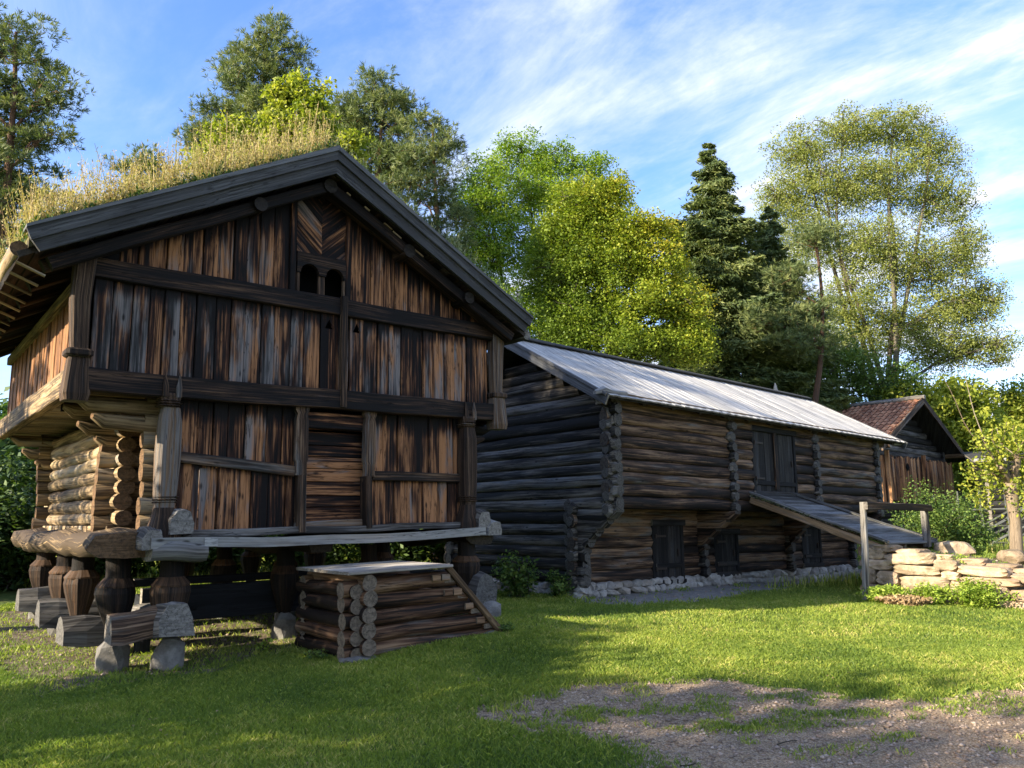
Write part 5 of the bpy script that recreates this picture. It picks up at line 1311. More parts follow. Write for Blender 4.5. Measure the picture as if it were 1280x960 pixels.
def make_tree(name, label, cat, base, lobes, leafmat, bark, r0, nclump, nleaf, lsize, csize=.55, shell=.55, group=None, seed=1, fork=None, lean=None, limbs=True, twigr=.012, kind='leaf', wid=.6, up=.5, colgrad=None, noise_gap=.0, rise=.05, trunk_top=None, multi=1):
    rng = np.random.default_rng(seed)
    bx, by = base; g0 = gz(bx, by); root = empty(name, (bx, by, g0)); tag(root, label, cat, group)
    org = np.array([bx, by, g0])
    lob = [(c - org, r) for c, r in lobes]
    topc = max(lob, key=lambda l: l[0][2]); cen = sum(l[0] * np.prod(l[1]) for l in lob) / sum(np.prod(l[1]) for l in lob)
    ztop = topc[0][2] + (topc[1][2] * .5 if trunk_top is None else trunk_top)
    mb = MB(); skel = []
    tp = bend_path((0, 0, -.15), (topc[0][0], topc[0][1], ztop), 14, .012, rng) if multi == 1 else None
    if multi == 1:
        m = len(tp) - 1; V_ = [V3(p) for p in tp]
        n = 9; prof = [(math.cos(2 * math.pi * i / n), math.sin(2 * math.pi * i / n)) for i in range(n)]
        rad = [r0 * (1.25 if k == 0 else 1) * (1 - .9 * (k / m) ** .9) + .02 for k in range(m + 1)]
        mb.sweep(V_, X3, Y3, prof, rad, .5, False, True, .03); trunks = [(tp, rad)]
    else:
        trunks = []
        fz = fork or 2.0
        st_ = bend_path((0, 0, -.15), (0, 0, fz), 4, .01, rng); n = 9; prof = [(math.cos(2 * math.pi * i / n), math.sin(2 * math.pi * i / n)) for i in range(n)]
        mb.sweep([V3(p) for p in st_], X3, Y3, prof, [r0 * 1.2, r0 * 1.05, r0, r0, r0 * .95], .5, False, True, .03)
        big = sorted(lob, key=lambda l: -l[0][2])[:multi]
        for c, r in big:
            tpp = bend_path((0, 0, fz - .3), c + np.array([0, 0, r[2] * .5]), 12, .03, rng, 0); q = [V3(p) for p in tpp]
            rad = [r0 * .62 * (1 - .92 * (k / 12) ** .8) + .02 for k in range(13)]; mb.sweep(q, X3, Y3, prof, rad, .5, False, True, .03); trunks.append((tpp, rad))
    def nearest_trunk(p, low=.35):
        best = None
        for tpp, rad in trunks:
            for k, q in enumerate(tpp[:-1]):
                hz = math.hypot(p[0] - q[0], p[1] - q[1]); want = p[2] - hz * low - .3
                s_ = abs(q[2] - want) + .35 * hz
                if best is None or s_ < best[0]: best = (s_, q, rad[k])
        return best[1], best[2]
    wgt = np.array([np.prod(r) ** (2 / 3) for c, r in lob]); wgt /= wgt.sum()
    cents, cl_l = [], []
    for (c, r), w_ in zip(lob, wgt):
        k = max(3, int(nclump * w_)); d = unit(rng.normal(size=(k, 3))); rr_ = shell + (1 - shell) * rng.random(k) ** .7 + rng.normal(size=k) * .09
        P = c + d * rr_[:, None] * r; P = P[P[:, 2] > .2]; cents.append(P)
        if limbs:
            q0, rq = nearest_trunk(c); nl = max(2, int(3 + r.mean() * 1.6)); lim_end = c + np.array([0, 0, r[2] * .2])
            lp = bend_path(q0, lim_end, 6, .05, rng, rise); rl = min(rq * .62, .02 + .022 * np.linalg.norm(lim_end - q0)); tube(mb, lp, rl, rl * .3)
            sk = lp[2:]; subs = []
            for j in range(nl * 2):
                t_ = P[rng.integers(len(P))] if len(P) else c; s0 = sk[rng.integers(len(sk))]; sp_ = bend_path(s0, s0 + (t_ - s0) * .9, 4, .06, rng, rise); tube(mb, sp_, rl * .38, twigr, 5); subs += sp_[1:]
            allsk = np.array(sk + subs)
            for t_ in P[::max(1, int(len(P) / (nl * 14)))]:
                i = np.argmin(np.linalg.norm(allsk - t_, axis=1)); tube(mb, bend_path(allsk[i], t_, 3, .06, rng, rise), twigr * 1.3, twigr * .4, 4)
    mb.build('trunk', M[bark], root, False)
    P = np.concatenate(cents)
    n = len(P); k = nleaf
    cen3 = np.repeat(P, k, 0); cs = csize * (.6 + .8 * rng.random(n)); csr = np.repeat(cs, k)[:, None]
    crand = np.repeat(rng.random(n), k)
    if kind == 'leaf':
        off = sphere_pts(n * k, rng) * csr * np.array([1, 1, .62]); c = cen3 + off
        c[:, 2] -= (np.hypot(off[:, 0], off[:, 1]) ** 2) / csr[:, 0] * .30
        V_ = leaf_quads(c, lsize * (.6 + .8 * rng.random(n * k)), lsize * wid * (.6 + .8 * rng.random(n * k)), up, rng)
        lc = .55 * crand + .45 * rng.random(n * k)
    elif kind == 'pine':
        # needle tufts: k tufts per plate, each a burst of narrow needles
        off = sphere_pts(n * k, rng) * csr * np.array([1, 1, .34]); c = cen3 + off; m = 11
        c2 = np.repeat(c, m, 0); out_ = np.repeat(unit(off + np.array([0, 0, .35]) * csr), m, 0)
        ax = unit(rng.normal(size=(n * k * m, 3)) * .62 + out_)
        ln = lsize * (.7 + .6 * rng.random(n * k * m)); V_ = leaf_quads(c2 + ax * ln[:, None] * .5, ln, lsize * wid * np.ones(n * k * m), 0, rng, ax)
        lc = np.clip(.35 * np.repeat(crand, m) + .25 * rng.random(n * k * m) + .4 * np.repeat(rng.random(n * k), m), 0, 1)
    if colgrad is not None: lc = np.clip(lc * .6 + colgrad(V_.mean(1) + org) * .6, 0, 1)
    quads_obj('crown', V_, lc, M[leafmat], root)
    return root

# --- pines
make_tree('pine_tree', 'dark pine with layered branches standing furthest left, cut by the photo edge', 'tree', (-14.0, 20.5),
    lobes_px([(20, 45, 46, 28), (50, 78, 26, 16), (8, 100, 62, 28), (88, 116, 22, 13), (45, 135, 36, 16), (0, 165, 66, 30), (62, 178, 30, 14), (-10, 215, 80, 30), (50, 240, 40, 16), (-10, 270, 70, 34), (20, 310, 50, 24), (-40, 130, 60, 50), (-50, 220, 70, 60), (-40, 60, 40, 30)], 20.5),
    'lf_pine', 'bark_pine', .24, 380, 17, .19, .46, .5, seed=3, kind='pine', wid=.13, trunk_top=.1)
make_tree('pine_tree', 'tallest pine rising behind the left slope of the turf roof', 'tree', (-8.6, 27),
    lobes_px([(332, 45, 30, 26), (300, 78, 30, 20), (350, 80, 34, 24), (318, 110, 52, 24), (372, 66, 14, 14), (290, 150, 40, 22), (345, 150, 60, 32), (268, 178, 34, 20), (330, 200, 70, 36), (255, 172, 22, 14), (400, 160, 40, 30)], 27),
    'lf_pine', 'bark_pine', .26, 360, 17, .22, .55, .5, seed=4, kind='pine', wid=.12, trunk_top=.1)
make_tree('pine_tree', 'broad pine behind the ridge of the storehouse, its crown split in rounded plates', 'tree', (-4.2, 26),
    lobes_px([(480, 110, 34, 20), (460, 135, 46, 22), (498, 140, 30, 22), (430, 160, 40, 22), (480, 170, 50, 26), (450, 200, 60, 30), (500, 205, 40, 30)], 26),
    'lf_pine', 'bark_pine', .24, 220, 17, .21, .54, .5, seed=5, kind='pine', wid=.12, trunk_top=.1)
make_tree('pine_tree', 'leaning dark pine between the storehouse ridge and the ash tree', 'tree', (-2.2, 24),
    lobes_px([(540, 160, 28, 16), (552, 185, 28, 20), (525, 200, 32, 20), (550, 225, 30, 18), (530, 250, 36, 18), (500, 232, 30, 16), (560, 275, 30, 16), (520, 290, 40, 20), (560, 320, 40, 30)], 24),
    'lf_pine', 'bark_pine', .2, 170, 17, .19, .46, .45, seed=6, kind='pine', wid=.12, trunk_top=.1)
make_tree('pine_tree', 'small bluish pine top just showing over the roof weeds', 'tree', (-13.6, 29),
    lobes_px([(190, 200, 24, 14), (170, 215, 26, 14), (205, 222, 30, 18), (185, 250, 40, 25)], 29),
    'lf_pine', 'bark_pine', .16, 90, 12, .22, .55, .3, seed=7, kind='pine', wid=.12, trunk_top=.1)
# --- broadleaves
make_tree('broadleaf_tree', 'bright yellow-green young tree in front of the tallest pine behind the roof', 'tree', (-5.6, 21),
    lobes_px([(350, 120, 20, 24), (375, 112, 24, 24), (395, 130, 26, 26), (345, 160, 34, 26), (385, 170, 46, 30), (295, 175, 40, 26), (340, 205, 60, 30), (440, 185, 26, 20), (410, 195, 30, 24), (260, 205, 34, 18)], 21),
    'lf_yellow', 'bark', .14, 420, 40, .13, .32, .2, seed=8, up=.5, wid=.6)
make_tree('ash_tree', 'fresh green ash tree between the turf roof and the yellowing maple', 'tree', (1.6, 31),
    lobes_px([(650, 190, 40, 24), (608, 215, 34, 26), (590, 250, 26, 26), (588, 305, 30, 34), (760, 250, 26, 30), (690, 200, 40, 22), (735, 215, 34, 26), (650, 240, 60, 34), (600, 260, 36, 30), (705, 250, 50, 34), (640, 300, 60, 40), (600, 330, 40, 40), (690, 320, 50, 40), (640, 380, 70, 40), (700, 410, 60, 40)], 31),
    'lf_ash', 'bark', .26, 1300, 72, .12, .50, .35, seed=9, wid=.45, up=.5, multi=4, fork=3.0)
def mapcol(P):  # autumn colour strongest high on the right side
    return np.clip((P[:, 0] - 2.8) / 8 + (P[:, 2] - 8.2) / 11, -.2, .85)
make_tree('maple_tree', 'dense maple turning yellow and orange at its top, behind the barn roof', 'tree', (4.2, 25),
    lobes_px([(730, 250, 44, 28), (768, 236, 24, 20), (745, 285, 50, 32), (700, 290, 36, 30), (690, 345, 36, 34), (790, 290, 44, 24), (825, 290, 24, 18), (760, 330, 54, 30), (820, 330, 40, 30), (720, 330, 40, 30), (790, 375, 60, 34), (856, 385, 28, 40), (862, 430, 26, 30), (720, 385, 50, 36), (760, 430, 70, 36), (835, 430, 36, 30), (700, 430, 40, 34)], 25),
    'lf_maple', 'bark', .28, 1250, 105, .088, .52, .3, seed=10, wid=.8, up=.8, colgrad=mapcol, multi=3, fork=2.4)
def spruce(label, base, u, vtop, vbot, hw_px, Y, seed, nb=26, group=None, asym=1.0):
    rng = np.random.default_rng(seed); bx, by = base; g0 = gz(bx, by); root = empty('spruce_tree', (bx, by, g0)); tag(root, label, 'tree', group)
    zt_ = at(u, vtop, Y)[2] - g0; zb_ = at(u, vbot, Y)[2] - g0; hwm = hw_px * pxm(Y); mb = MB(); tube(mb, [(0, 0, -.1), (.05, 0, zt_ * .5), (0, 0, zt_)], .24, .02, 9); Q_, C_ = [], []
    for k in range(nb):
        t = (k + .5) / nb; z = z0_ = zb_ + (zt_ - zb_) * t; r = hwm * (1 - t) ** .72 * rng.uniform(.8, 1.1) + .15
        for j in range(7 if t < .8 else 5):
            th = rng.random() * 2 * math.pi; rl = r * rng.uniform(.5, 1.2); z = z0_ + rng.uniform(-.8, .8) * (zt_ - zb_) / nb; e = np.array([math.cos(th) * rl, math.sin(th) * rl, z - rl * rng.uniform(.05, .35)])
            pts = [np.array([0, 0, z]), np.array([math.cos(th) * rl * .5, math.sin(th) * rl * .5, z - rl * .16]), e + np.array([0, 0, rl * .05])]
            tube(mb, pts, .035, .01, 4)
            n = int(80 + 260 * rl); f = rng.random(n) ** .7
            P = pts[0] * ((1 - f) ** 2)[:, None] + 2 * pts[1] * (f * (1 - f))[:, None] + pts[2] * (f ** 2)[:, None]
            w__ = (.12 + .32 * np.sin(np.pi * np.clip(f, 0, 1) ** .8)) * min(1, rl / 1.4); side = np.array([-math.sin(th), math.cos(th), 0])
            P = P + side * (rng.normal(size=n) * w__)[:, None]; P[:, 2] -= np.abs(rng.normal(size=n)) * .16 * w__ / .3
            ax = unit(rng.normal(size=(n, 3)) * .5 + np.array([math.cos(th), math.sin(th), -.35])); cr = rng.random()
            Q_.append(leaf_quads(P, .26 * (.6 + .8 * rng.random(n)), .065, .2, rng, ax)); C_.append(np.clip(.4 * cr + .6 * rng.random(n), 0, 1))
    mb.build('trunk', M['bark'], root, False); quads_obj('crown', np.concatenate(Q_), np.concatenate(C_), M['lf_spruce'], root); return root
spruce('pointed spruce standing right of the yellowing maple', (9.0, 33), 905, 180, 620, 140, 33, 31, 44)
spruce('shorter spruce half hidden behind the elm and the pointed spruce', (12.2, 35), 985, 262, 620, 120, 35, 32, 36)
make_tree('pine_tree', 'thin dark pine with a bare trunk above the far end of the barn roof', 'tree', (11.6, 31),
    lobes_px([(985, 350, 34, 22), (1010, 385, 34, 20), (960, 400, 40, 22), (1000, 430, 46, 22), (1020, 300, 30, 22)], 31),
    'lf_pine', 'bark_pine', .2, 170, 12, .24, .6, .3, seed=14, kind='pine', wid=.12, trunk_top=.1)
make_tree('elm_tree', 'tall airy elm with sparse small leaves and several bare stems, right of the spruces', 'tree', (20.4, 42),
    lobes_px([(1000, 190, 46, 36), (1060, 165, 52, 28), (1120, 160, 50, 26), (1165, 190, 44, 34), (1030, 235, 60, 40), (1100, 225, 70, 44), (1180, 250, 46, 44), (1205, 310, 30, 40), (1010, 300, 50, 46), (1090, 310, 70, 50), (1160, 340, 60, 44), (1060, 385, 60, 40), (1200, 390, 50, 36), (1130, 410, 60, 36), (1238, 435, 38, 24), (1232, 370, 30, 30), (975, 250, 34, 40), (1050, 440, 56, 34), (1180, 440, 50, 30)], 42),
    'lf_elm', 'bark', .30, 4400, 36, .13, .55, .2, seed=12, wid=.5, up=.3, multi=6, fork=4.5, rise=.08, twigr=.02)
make_tree('birch_tree', 'rounded yellow-green tree directly behind the tiled log house', 'tree', (21.5, 37),
    lobes_px([(1150, 505, 56, 30), (1200, 500, 46, 28), (1170, 545, 80, 34), (1225, 545, 40, 40), (1130, 540, 50, 30), (1215, 590, 40, 24), (1245, 560, 34, 34)], 37),
    'lf_yellow', 'bark', .25, 620, 44, .20, .60, .35, seed=13, wid=.6, multi=3, fork=1.5)
make_tree('birch_tree', 'golden tree furthest right above the fence, cut by the photo edge', 'tree', (29.0, 44),
    lobes_px([(1258, 500, 24, 22), (1275, 530, 34, 30), (1255, 570, 36, 30), (1300, 510, 40, 40), (1290, 580, 50, 34)], 44),
    'lf_yellow', 'bark', .25, 420, 44, .21, .60, .35, seed=15, wid=.6)
make_tree('broadleaf_tree', 'dark shaded tree filling the gap under the elm behind the barn roof', 'tree', (12.0, 38),
    lobes_px([(930, 430, 60, 44), (1000, 440, 60, 50), (1060, 470, 50, 34), (880, 450, 50, 40), (960, 390, 50, 40), (1110, 480, 50, 26)], 38),
    'lf_shrub', 'bark', .2, 700, 50, .15, .6, .35, seed=16)

# --- pollarded tree on the stone ramp
pb = (10.45, 16.4); g0 = gz(*pb); pol = empty('pollarded_tree', (*pb, g0)); tag(pol, 'small pollarded tree with a pale stubby trunk and thin new shoots, beside the ramp', 'tree')
mb = MB(); n = 12; ci = [(math.cos(2 * math.pi * i / n), math.sin(2 * math.pi * i / n)) for i in range(n)]
mb.sweep([(0, 0, -.1), (0, 0, .2), (.03, 0, .8), (.02, 0, 1.4), (.06, 0, 1.75), (.05, 0, 1.95)], X3, Y3, ci, [.17, .13, .11, .12, .19, .12], .6, True, True, .06)
rng = np.random.default_rng(40); tips = []
for k, (dx, dz) in enumerate(((-.38, .1), (.4, .15), (-.2, .3), (.2, .3), (.42, -.05), (-.3, -.02), (0, .32), (.1, -.1))):
    e = (dx, rng.normal() * .3, 1.8 + dz); tube(mb, bend_path((.03, 0, 1.6), e, 4, .06, rng), .10, .06, 7); mb.rock((e[0], e[1], e[2]), (.10, .10, .09), 40 + k, sub=1)
    for j in range(4):
        L_ = rng.uniform(.3, .8) if k in (0, 2, 3, 6) else rng.uniform(-.1, .4); q = np.array(e) + np.array([dx * .7 + rng.normal() * .16, rng.normal() * .2, L_]); sp_ = bend_path(e, q, 5, .04, rng); tube(mb, sp_, .016, .006, 5); tips += [(p, L_) for p in sp_[1:]]
for xo, zo in ((-1.25, 2.6), (-.75, 2.9)):
    sp_ = bend_path((-.3, 0, 2.2), (xo * .9, .1, 1.8 + zo * .95 - .4), 7, .03, rng); tube(mb, sp_, .013, .006, 5)
mb.build('trunk', M['bark_pale'], pol, False)
P = np.array([t[0] for t in tips]); P = np.concatenate([P, rng.normal(size=(70, 3)) * [.34, .3, .26] + [-.05, 0, 1.45]])
c = np.repeat(P, 16, 0); c = c + sphere_pts(len(c), rng) * .20; V_ = leaf_quads(c, .085 * (.6 + .8 * rng.random(len(c))), .05, .5, rng); quads_obj('crown', V_, rng.random(len(c)), M['lf_yellow'], pol)

# --- shrubs and undergrowth
def shrub(name, label, cat, x, y, r, h, mat, n, ls, seed, group=None, z0=None, stems=14, flat=.8):
    rng = np.random.default_rng(seed); g0 = gz(x, y) if z0 is None else z0; root = empty(name, (x, y, g0)); tag(root, label, cat, group)
    mb = MB(); P = []
    for k in range(stems):
        th = rng.random() * 6.28; rr_ = r * rng.uniform(.2, 1); e = np.array([math.cos(th) * rr_, math.sin(th) * rr_, h * rng.uniform(.5, 1.02) * (1 - .35 * (rr_ / r) ** 2)])
        pth = bend_path((rng.normal() * r * .15, rng.normal() * r * .15, -.03), e, 5, .05, rng, .1); tube(mb, pth, .012 + r * .006, .004, 4); P += pth[1:]
    mb.build('stems', M['bark'], root, False)
    P = np.array(P); c = P[rng.integers(len(P), size=n)] + sphere_pts(n, rng) * np.array([r * .38, r * .38, h * .22]); c[:, 2] = np.maximum(c[:, 2], .02)
    cr = rng.random(n); V_ = leaf_quads(c, ls * (.5 + rng.random(n)), ls * .6 * (.5 + rng.random(n)), flat, rng); quads_obj('foliage', V_, cr, M[mat], root); return root
shrub('shrub', 'rounded green shrub behind the end of the plank ramp', 'shrub', 9.55, 17.7, 1.0, 1.6, 'lf_shrub', 17000, .055, 50, stems=26)
shrub('shrub', 'leafy green shrub between the tiled house and the rail fence', 'shrub', 10.75, 18.4, .55, .65, 'lf_shrub', 5000, .06, 51, stems=20)
shrub('shrub', 'dark leafy sapling against the barn gable beside the steps end', 'shrub', .15, 15.2, .55, .85, 'lf_shrub', 1500, .085, 52, stems=12)
shrub('shrub', 'low green sapling at the barn corner next to the stone footing', 'shrub', .85, 15.15, .35, .55, 'lf_shrub', 900, .07, 53, stems=9)
shrub('weed_clump', 'tall lime-green nettle clump in front of the stone ramp', 'plant', 8.15, 14.05, .50, .48, 'lf_lime', 5200, .05, 54, stems=26)
shrub('weed_clump', 'lime-green weeds growing from the top of the stone wall', 'plant', 8.2, 14.75, .22, .45, 'lf_lime', 1700, .045, 55, z0=gz(8.6, 15.2) - .25, stems=16)
shrub('weed_clump', 'low yellow-green weeds at the foot of the wall beside the rail post', 'plant', 6.95, 14.75, .50, .28, 'lf_lime', 3600, .05, 56, stems=18)
shrub('weed_clump', 'low yellow-green weeds in front of the middle of the stone wall', 'plant', 7.5, 14.4, .4, .34, 'lf_lime', 2600, .05, 57, stems=16)
shrub('dry_brush', 'heap of brown dry stalks at the foot of the stone wall', 'dry plants', 7.0, 14.25, .42, .16, 'lf_dry', 3600, .06, 58, stems=30, flat=.2)
shrub('young_plant', 'single lime-green seedling in the shade under the storehouse', 'plant', *Aw(1.15, -.05), .11, .22, 'lf_lime', 90, .06, 59, stems=6)
shrub('young_plant', 'small green plant by the sloping end of the log steps', 'plant', *Aw(SA + 2.05, SB - .12), .14, .14, 'lf_shrub', 160, .05, 60, stems=8)
shrub('young_plant', 'tuft of green weeds under the near left corner of the log steps', 'plant', *Aw(SA - .25, SB + .4), .16, .12, 'lf_shrub', 200, .05, 61, stems=8)
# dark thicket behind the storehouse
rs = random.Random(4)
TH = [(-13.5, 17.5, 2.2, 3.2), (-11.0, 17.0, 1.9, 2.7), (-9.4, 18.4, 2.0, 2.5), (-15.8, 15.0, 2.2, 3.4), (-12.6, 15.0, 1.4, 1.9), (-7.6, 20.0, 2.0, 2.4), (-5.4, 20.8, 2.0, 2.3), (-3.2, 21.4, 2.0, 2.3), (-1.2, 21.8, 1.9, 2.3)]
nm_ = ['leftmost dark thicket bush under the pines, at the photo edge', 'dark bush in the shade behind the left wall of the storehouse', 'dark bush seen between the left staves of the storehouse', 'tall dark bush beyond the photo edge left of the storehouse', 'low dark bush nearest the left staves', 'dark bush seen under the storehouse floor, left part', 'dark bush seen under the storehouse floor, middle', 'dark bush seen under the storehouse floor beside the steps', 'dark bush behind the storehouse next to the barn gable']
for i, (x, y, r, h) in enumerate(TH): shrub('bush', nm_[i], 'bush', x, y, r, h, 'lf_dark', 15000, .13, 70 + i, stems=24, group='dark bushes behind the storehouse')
# --- far woods: one mass round the open-air grounds
rng = np.random.default_rng(90); Q_, C_ = [], []
for k in range(190):
    th = R(-15) + R(210) * k / 189; d = rng.uniform(58, 78); x, y = d * math.cos(th), d * math.sin(th) + 5
    g0 = gz(x, y); h = rng.uniform(7, 11.5) if x < 15 else rng.uniform(6, 8.5)
    n = 1500; P = sphere_pts(n, rng, .5) * np.array([3.4, 3.4, h * .55]) + np.array([x, y, g0 + h * .5]); P += rng.normal(size=P.shape) * .35; P = P[P[:, 2] > g0 - .2]
    Q_.append(leaf_quads(P, .62 * (.6 + .8 * rng.random(len(P))), .45, .5, rng)); C_.append(np.clip(rng.random() * .5 + .5 * rng.random(len(P)), 0, 1))
o = quads_obj('far_woods', np.concatenate(Q_), np.concatenate(C_), M['lf_shrub']); o['kind'] = 'stuff'

# --- trees just outside the frame, whose shade lies over the near lawn
def shade_tree(label, base, lob, seed, ncl=230, nl=30, ls=.26, cs=.7):
    l_ = [(np.array([base[0] + a, base[1] + b, c]), np.array(r)) for a, b, c, r in lob]
    return make_tree('shade_tree', label, 'tree', base, l_, 'lf_ash', 'bark', .25, ncl, nl, ls, cs, .2, seed=seed)
#SHADE
shade_tree('broad tree left of the camera whose shade covers the near lawn', (-13.5, -3.0), [(0, 0, 6.0, (3.2, 3.4, 2.2)), (1.5, 1.8, 5.4, (2.2, 2.4, 1.5)), (0, -2.5, 6.5, (2.5, 2.5, 2.5))], 101)
shade_tree('full leafy young tree left of the camera shading the lawn by the log steps', (-9.8, 4.0), [(0, 0, 2.4, (1.7, 1.7, 1.9)), (.2, .1, 4.1, (1.6, 1.7, 1.5))], 105, 260, 44, .2, .5)
shade_tree('tall tree behind the camera whose shade covers the gravel', (-13.0, -9.5), [(0, 0, 9, (4.5, 3.6, 4)), (3, -2, 9, (3.5, 3.5, 4)), (5, -5, 8, (4, 4, 4))], 102, 420)
shade_tree('tall tree far behind the camera shading the yard', (-5.0, -12.0), [(0, 0, 7, (4.0, 3.4, 4)), (4, -1, 6, (3.5, 3, 3.4))], 103, 320)
shade_tree('thin tree left of the storehouse dappling its side wall', (-17.5, 5.5), [(0, 0, 7.6, (1.8, 1.8, 1.6)), (.5, 2.3, 8.6, (1.4, 1.4, 1.2)), (0, 0, 13.2, (2.4, 2.4, 2.6))], 104, 190, 30, .24, .6)

# ================================================================== lawn blades, pebbles, fallen leaves
def blades(n, xlo, xhi, ylo, yhi, h0, h1, seed, cond):
    rng = np.random.default_rng(seed); y = ylo + (yhi - ylo) * rng.random(n) ** 1.0; x = xlo + (xhi - xlo) * rng.random(n)
    k = cond(x, y, rng); x, y = x[k], y[k]; n = len(x); z = gridz(x, y)
    patch = fbm(x, y, .9, 5); h = (h0 + (h1 - h0) * rng.random(n)) * (.55 + .9 * patch); th = rng.random(n) * 2 * math.pi; w_ = .0028 + .0022 * rng.random(n); w_ = w_ * np.clip(y / 8, .9, 2.2)
    side = np.stack([np.cos(th), np.sin(th), 0 * th], 1) * w_[:, None]; ln = rng.normal(size=(n, 2)) * .45
    b = np.stack([x, y, z - .004], 1); m = b + np.stack([ln[:, 0] * h * .35, ln[:, 1] * h * .35, h * .6], 1); t = b + np.stack([ln[:, 0] * h, ln[:, 1] * h, h], 1)
    V_ = np.stack([b - side, b + side, m + side * .8, t], 1)
    dry = fbm(x, y, 2.3, 0); pt = fbm(x, y, .55, 7); lc = np.clip(.02 + .5 * rng.random(n) * (.4 + patch) + (pt - .42) * .7 + np.where(rng.random(n) < .06 + .3 * (dry > .60), .45, 0), 0, 1)
    return V_, lc
def lawn_ok(x, y, rng):
    g, p, a, mo, ws = zones(x, y); d = np.maximum(np.maximum(g, p), np.maximum(a + .0, mo))
    fr = np.abs(x) < (y * .70 + .6)
    tuft = fbm(x, y, 3.4, 2) > .60; edge = np.clip(.5 - d / .30, 0, 1)
    keep = (rng.random(len(x)) < edge) & ((d < -.12) | (fbm(x, y, 5, 4) > .42)) | (tuft & (d < .9) & (rng.random(len(x)) < .5 * np.exp(-np.maximum(d, 0) * 1.6))) | ((np.maximum(a, mo) > 0) & (np.maximum(g, p) < 0) & (rng.random(len(x)) < .12))
    thin = rng.random(len(x)) > np.clip(ws * 1.5, 0, .75)
    return keep & thin & fr
Va, la = blades(620000, -6.5, 8, 5.0, 10.5, .018, .05, 1, lawn_ok)
Vb, lb_ = blades(330000, -9, 12, 10.3, 18.5, .025, .06, 2, lawn_ok)
o = quads_obj('lawn_grass', np.concatenate([Va, Vb]), np.concatenate([la, lb_]), M['grass']); o['kind'] = 'stuff'
def tall_ok(x, y, rng):
    g, p, a, mo, ws = zones(x, y); d = np.maximum(np.maximum(g, p), np.maximum(a, mo)); return (np.abs(d) < .3) & (rng.random(len(x)) < .35) & (fbm(x, y, 3, 6) > .56) & ((x < .2) | (y > 9))
Vc, lc_ = blades(90000, -8, 9, 5.0, 16, .04, .11, 3, tall_ok)
o = quads_obj('grass_fringe', Vc, lc_, M['grass']); o['kind'] = 'stuff'
# clover and broad-leaved lawn weeds
rng = np.random.default_rng(77); n = 60000; x = rng.uniform(-7, 9, n); y = rng.uniform(5, 14, n); z_ = zones(x, y); d = np.maximum(np.maximum(z_[0], z_[1]), np.maximum(z_[2], z_[3]))
k = (fbm(x, y, 1.4, 6) + .25 * fbm(x, y, 9, 1) > .62) & (d < .05); x, y = x[k], y[k]; n = len(x)
c = np.stack([x, y, gridz(x, y) + .015 + .025 * rng.random(n)], 1); o = quads_obj('lawn_clover', leaf_quads(c, .020 * (.6 + rng.random(n)), .016, 1.6, rng), rng.random(n) * .55, M['grass']); o['kind'] = 'stuff'
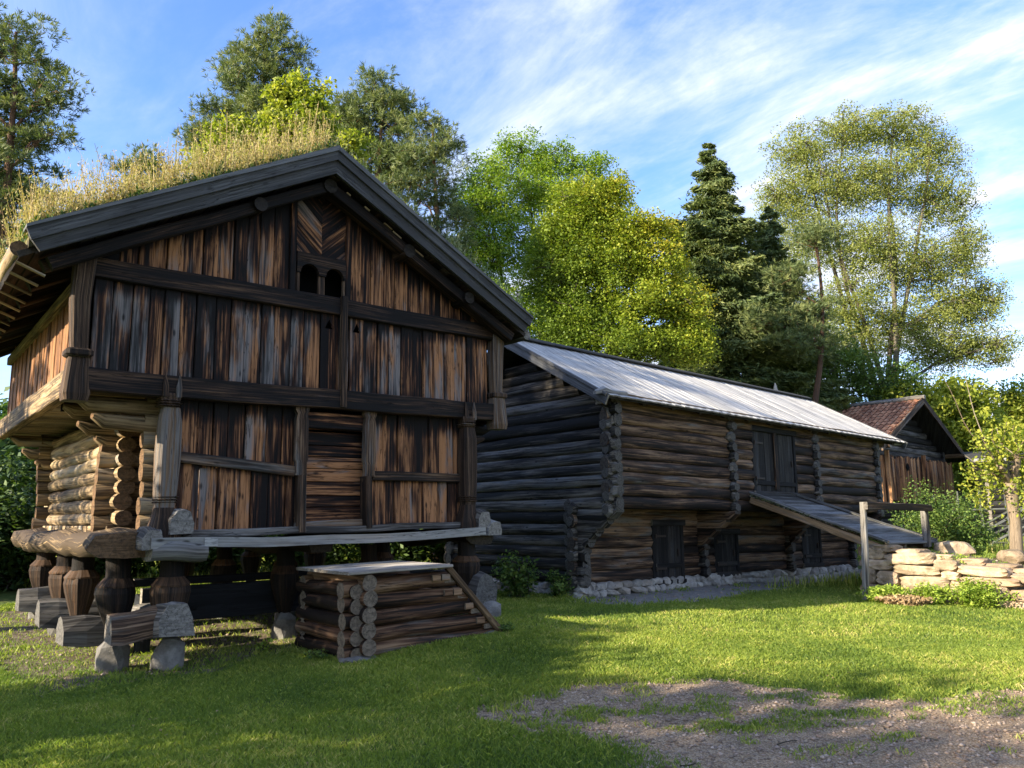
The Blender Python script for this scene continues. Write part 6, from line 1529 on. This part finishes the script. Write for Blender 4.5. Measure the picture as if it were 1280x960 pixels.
# far rough grass beyond the fence
rng = np.random.default_rng(6); n = 90000; x = rng.uniform(-22, 26, n); y = rng.uniform(17, 34, n); z = gridz(x, y); hh = .12 + .2 * rng.random(n)
b = np.stack([x, y, z], 1); th = rng.random(n) * 6.28; s_ = np.stack([np.cos(th), np.sin(th), 0 * th], 1) * .012; t = b + np.stack([rng.normal(size=n) * .06, rng.normal(size=n) * .06, hh], 1)
k = ~((np.abs((np.stack([x, y], 1) - BO) @ _ba - 5.5) < 6.2) & (np.abs((np.stack([x, y], 1) - BO) @ _bb - 2) < 3))
o = quads_obj('rough_grass', np.stack([b - s_, b + s_, (b + t) / 2 + s_ * .7, t], 1)[k], rng.random(n)[k], M['grass']); o['kind'] = 'stuff'
def small_stones(n, xlo, xhi, ylo, yhi, smin, smax, seed, cond, name):
    rng = np.random.default_rng(seed); x = rng.uniform(xlo, xhi, n); y = rng.uniform(ylo, yhi, n); k = cond(x, y); x, y = x[k], y[k]; n = len(x); z = gridz(x, y)
    s_ = smin + (smax - smin) * rng.random(n) ** 5
    oc = np.array([(1, 0, 0), (0, 1, 0), (-1, 0, 0), (0, -1, 0), (0, 0, 1), (0, 0, -1)], float); F_ = [(0, 1, 4), (1, 2, 4), (2, 3, 4), (3, 0, 4), (1, 0, 5), (2, 1, 5), (3, 2, 5), (0, 3, 5)]
    v = oc[None] * (s_[:, None, None] * (rng.uniform(.6, 1.3, (n, 6, 1)))) * np.array([1, 1, .55]); th = rng.random(n) * 6.28; c_, sn = np.cos(th)[:, None], np.sin(th)[:, None]
    vx = v[..., 0] * c_ - v[..., 1] * sn; vy = v[..., 0] * sn + v[..., 1] * c_; P = np.stack([vx + x[:, None], vy + y[:, None], v[..., 2] + z[:, None] + s_[:, None] * .2], -1).reshape(-1, 3)
    F = (np.array(F_)[None] + (np.arange(n) * 6)[:, None, None]).reshape(-1)
    me = bpy.data.meshes.new(name); me.vertices.add(len(P)); me.vertices.foreach_set('co', P.astype(np.float32).reshape(-1)); me.loops.add(len(F)); me.loops.foreach_set('vertex_index', F.astype(np.int32))
    me.polygons.add(len(F) // 3); me.polygons.foreach_set('loop_start', np.arange(0, len(F), 3, dtype=np.int32)); me.update(calc_edges=True)
    ca = me.color_attributes.new('w', 'FLOAT_COLOR', 'POINT'); w_ = np.repeat(rng.random(n), 6); ca.data.foreach_set('color', np.stack([w_, w_ * 0 + .5, w_ * 0, w_ * 0 + 1], -1).astype(np.float32).reshape(-1))
    me.materials.append(M['pebble']); o = bpy.data.objects.new(name, me); COL.objects.link(o); o['kind'] = 'stuff'; return o
small_stones(80000, -1, 9, 4.8, 11, .003, .026, 8, lambda x, y: (zones(x, y)[0] > -.08) & (np.abs(x) < y * .72 + .3), 'loose_gravel')
small_stones(7000, -6, 10, 8, 20, .008, .04, 9, lambda x, y: (zones(x, y)[1] > -.05) | (zones(x, y)[2] > 0) | (zones(x, y)[3] > -.1), 'scattered_stones')
# tufts of weeds in the gravel and bare earth are part of the fringe; dead leaves
rng = np.random.default_rng(12); n = 900; x = rng.uniform(-6, 8, n); y = rng.uniform(5.2, 14, n); c = np.stack([x, y, gridz(x, y) + .018], 1)
V_ = leaf_quads(c, .035 * (.6 + rng.random(n)), .025, 3, rng); o = quads_obj('fallen_leaves', V_, rng.random(n), M['lf_dry']); o['kind'] = 'stuff'

for i, (u, v, ln, th) in enumerate(((985, 905, .22, .4), (1160, 905, .14, 2.1), (1105, 893, .12, 1.2), (860, 932, .12, .2))):
    x, y = px2g(u, v); mb = MB(); tube(mb, bend_path((-ln / 2, 0, .008), (ln / 2, .02, .012), 5, .06, np.random.default_rng(i)), .005, .003, 5)
    o = mb.build('twig', M['bark']); o.location = (x, y, gz(x, y)); o.rotation_euler = (0, 0, th); tag(o, ('longest dark twig lying on the gravel, left of centre of the bare patch', 'small dark twig on the gravel nearest the right photo edge', 'short dark twig on the gravel beside the longest one', 'thin dark twig on the near gravel by the lawn edge')[i], 'twig')
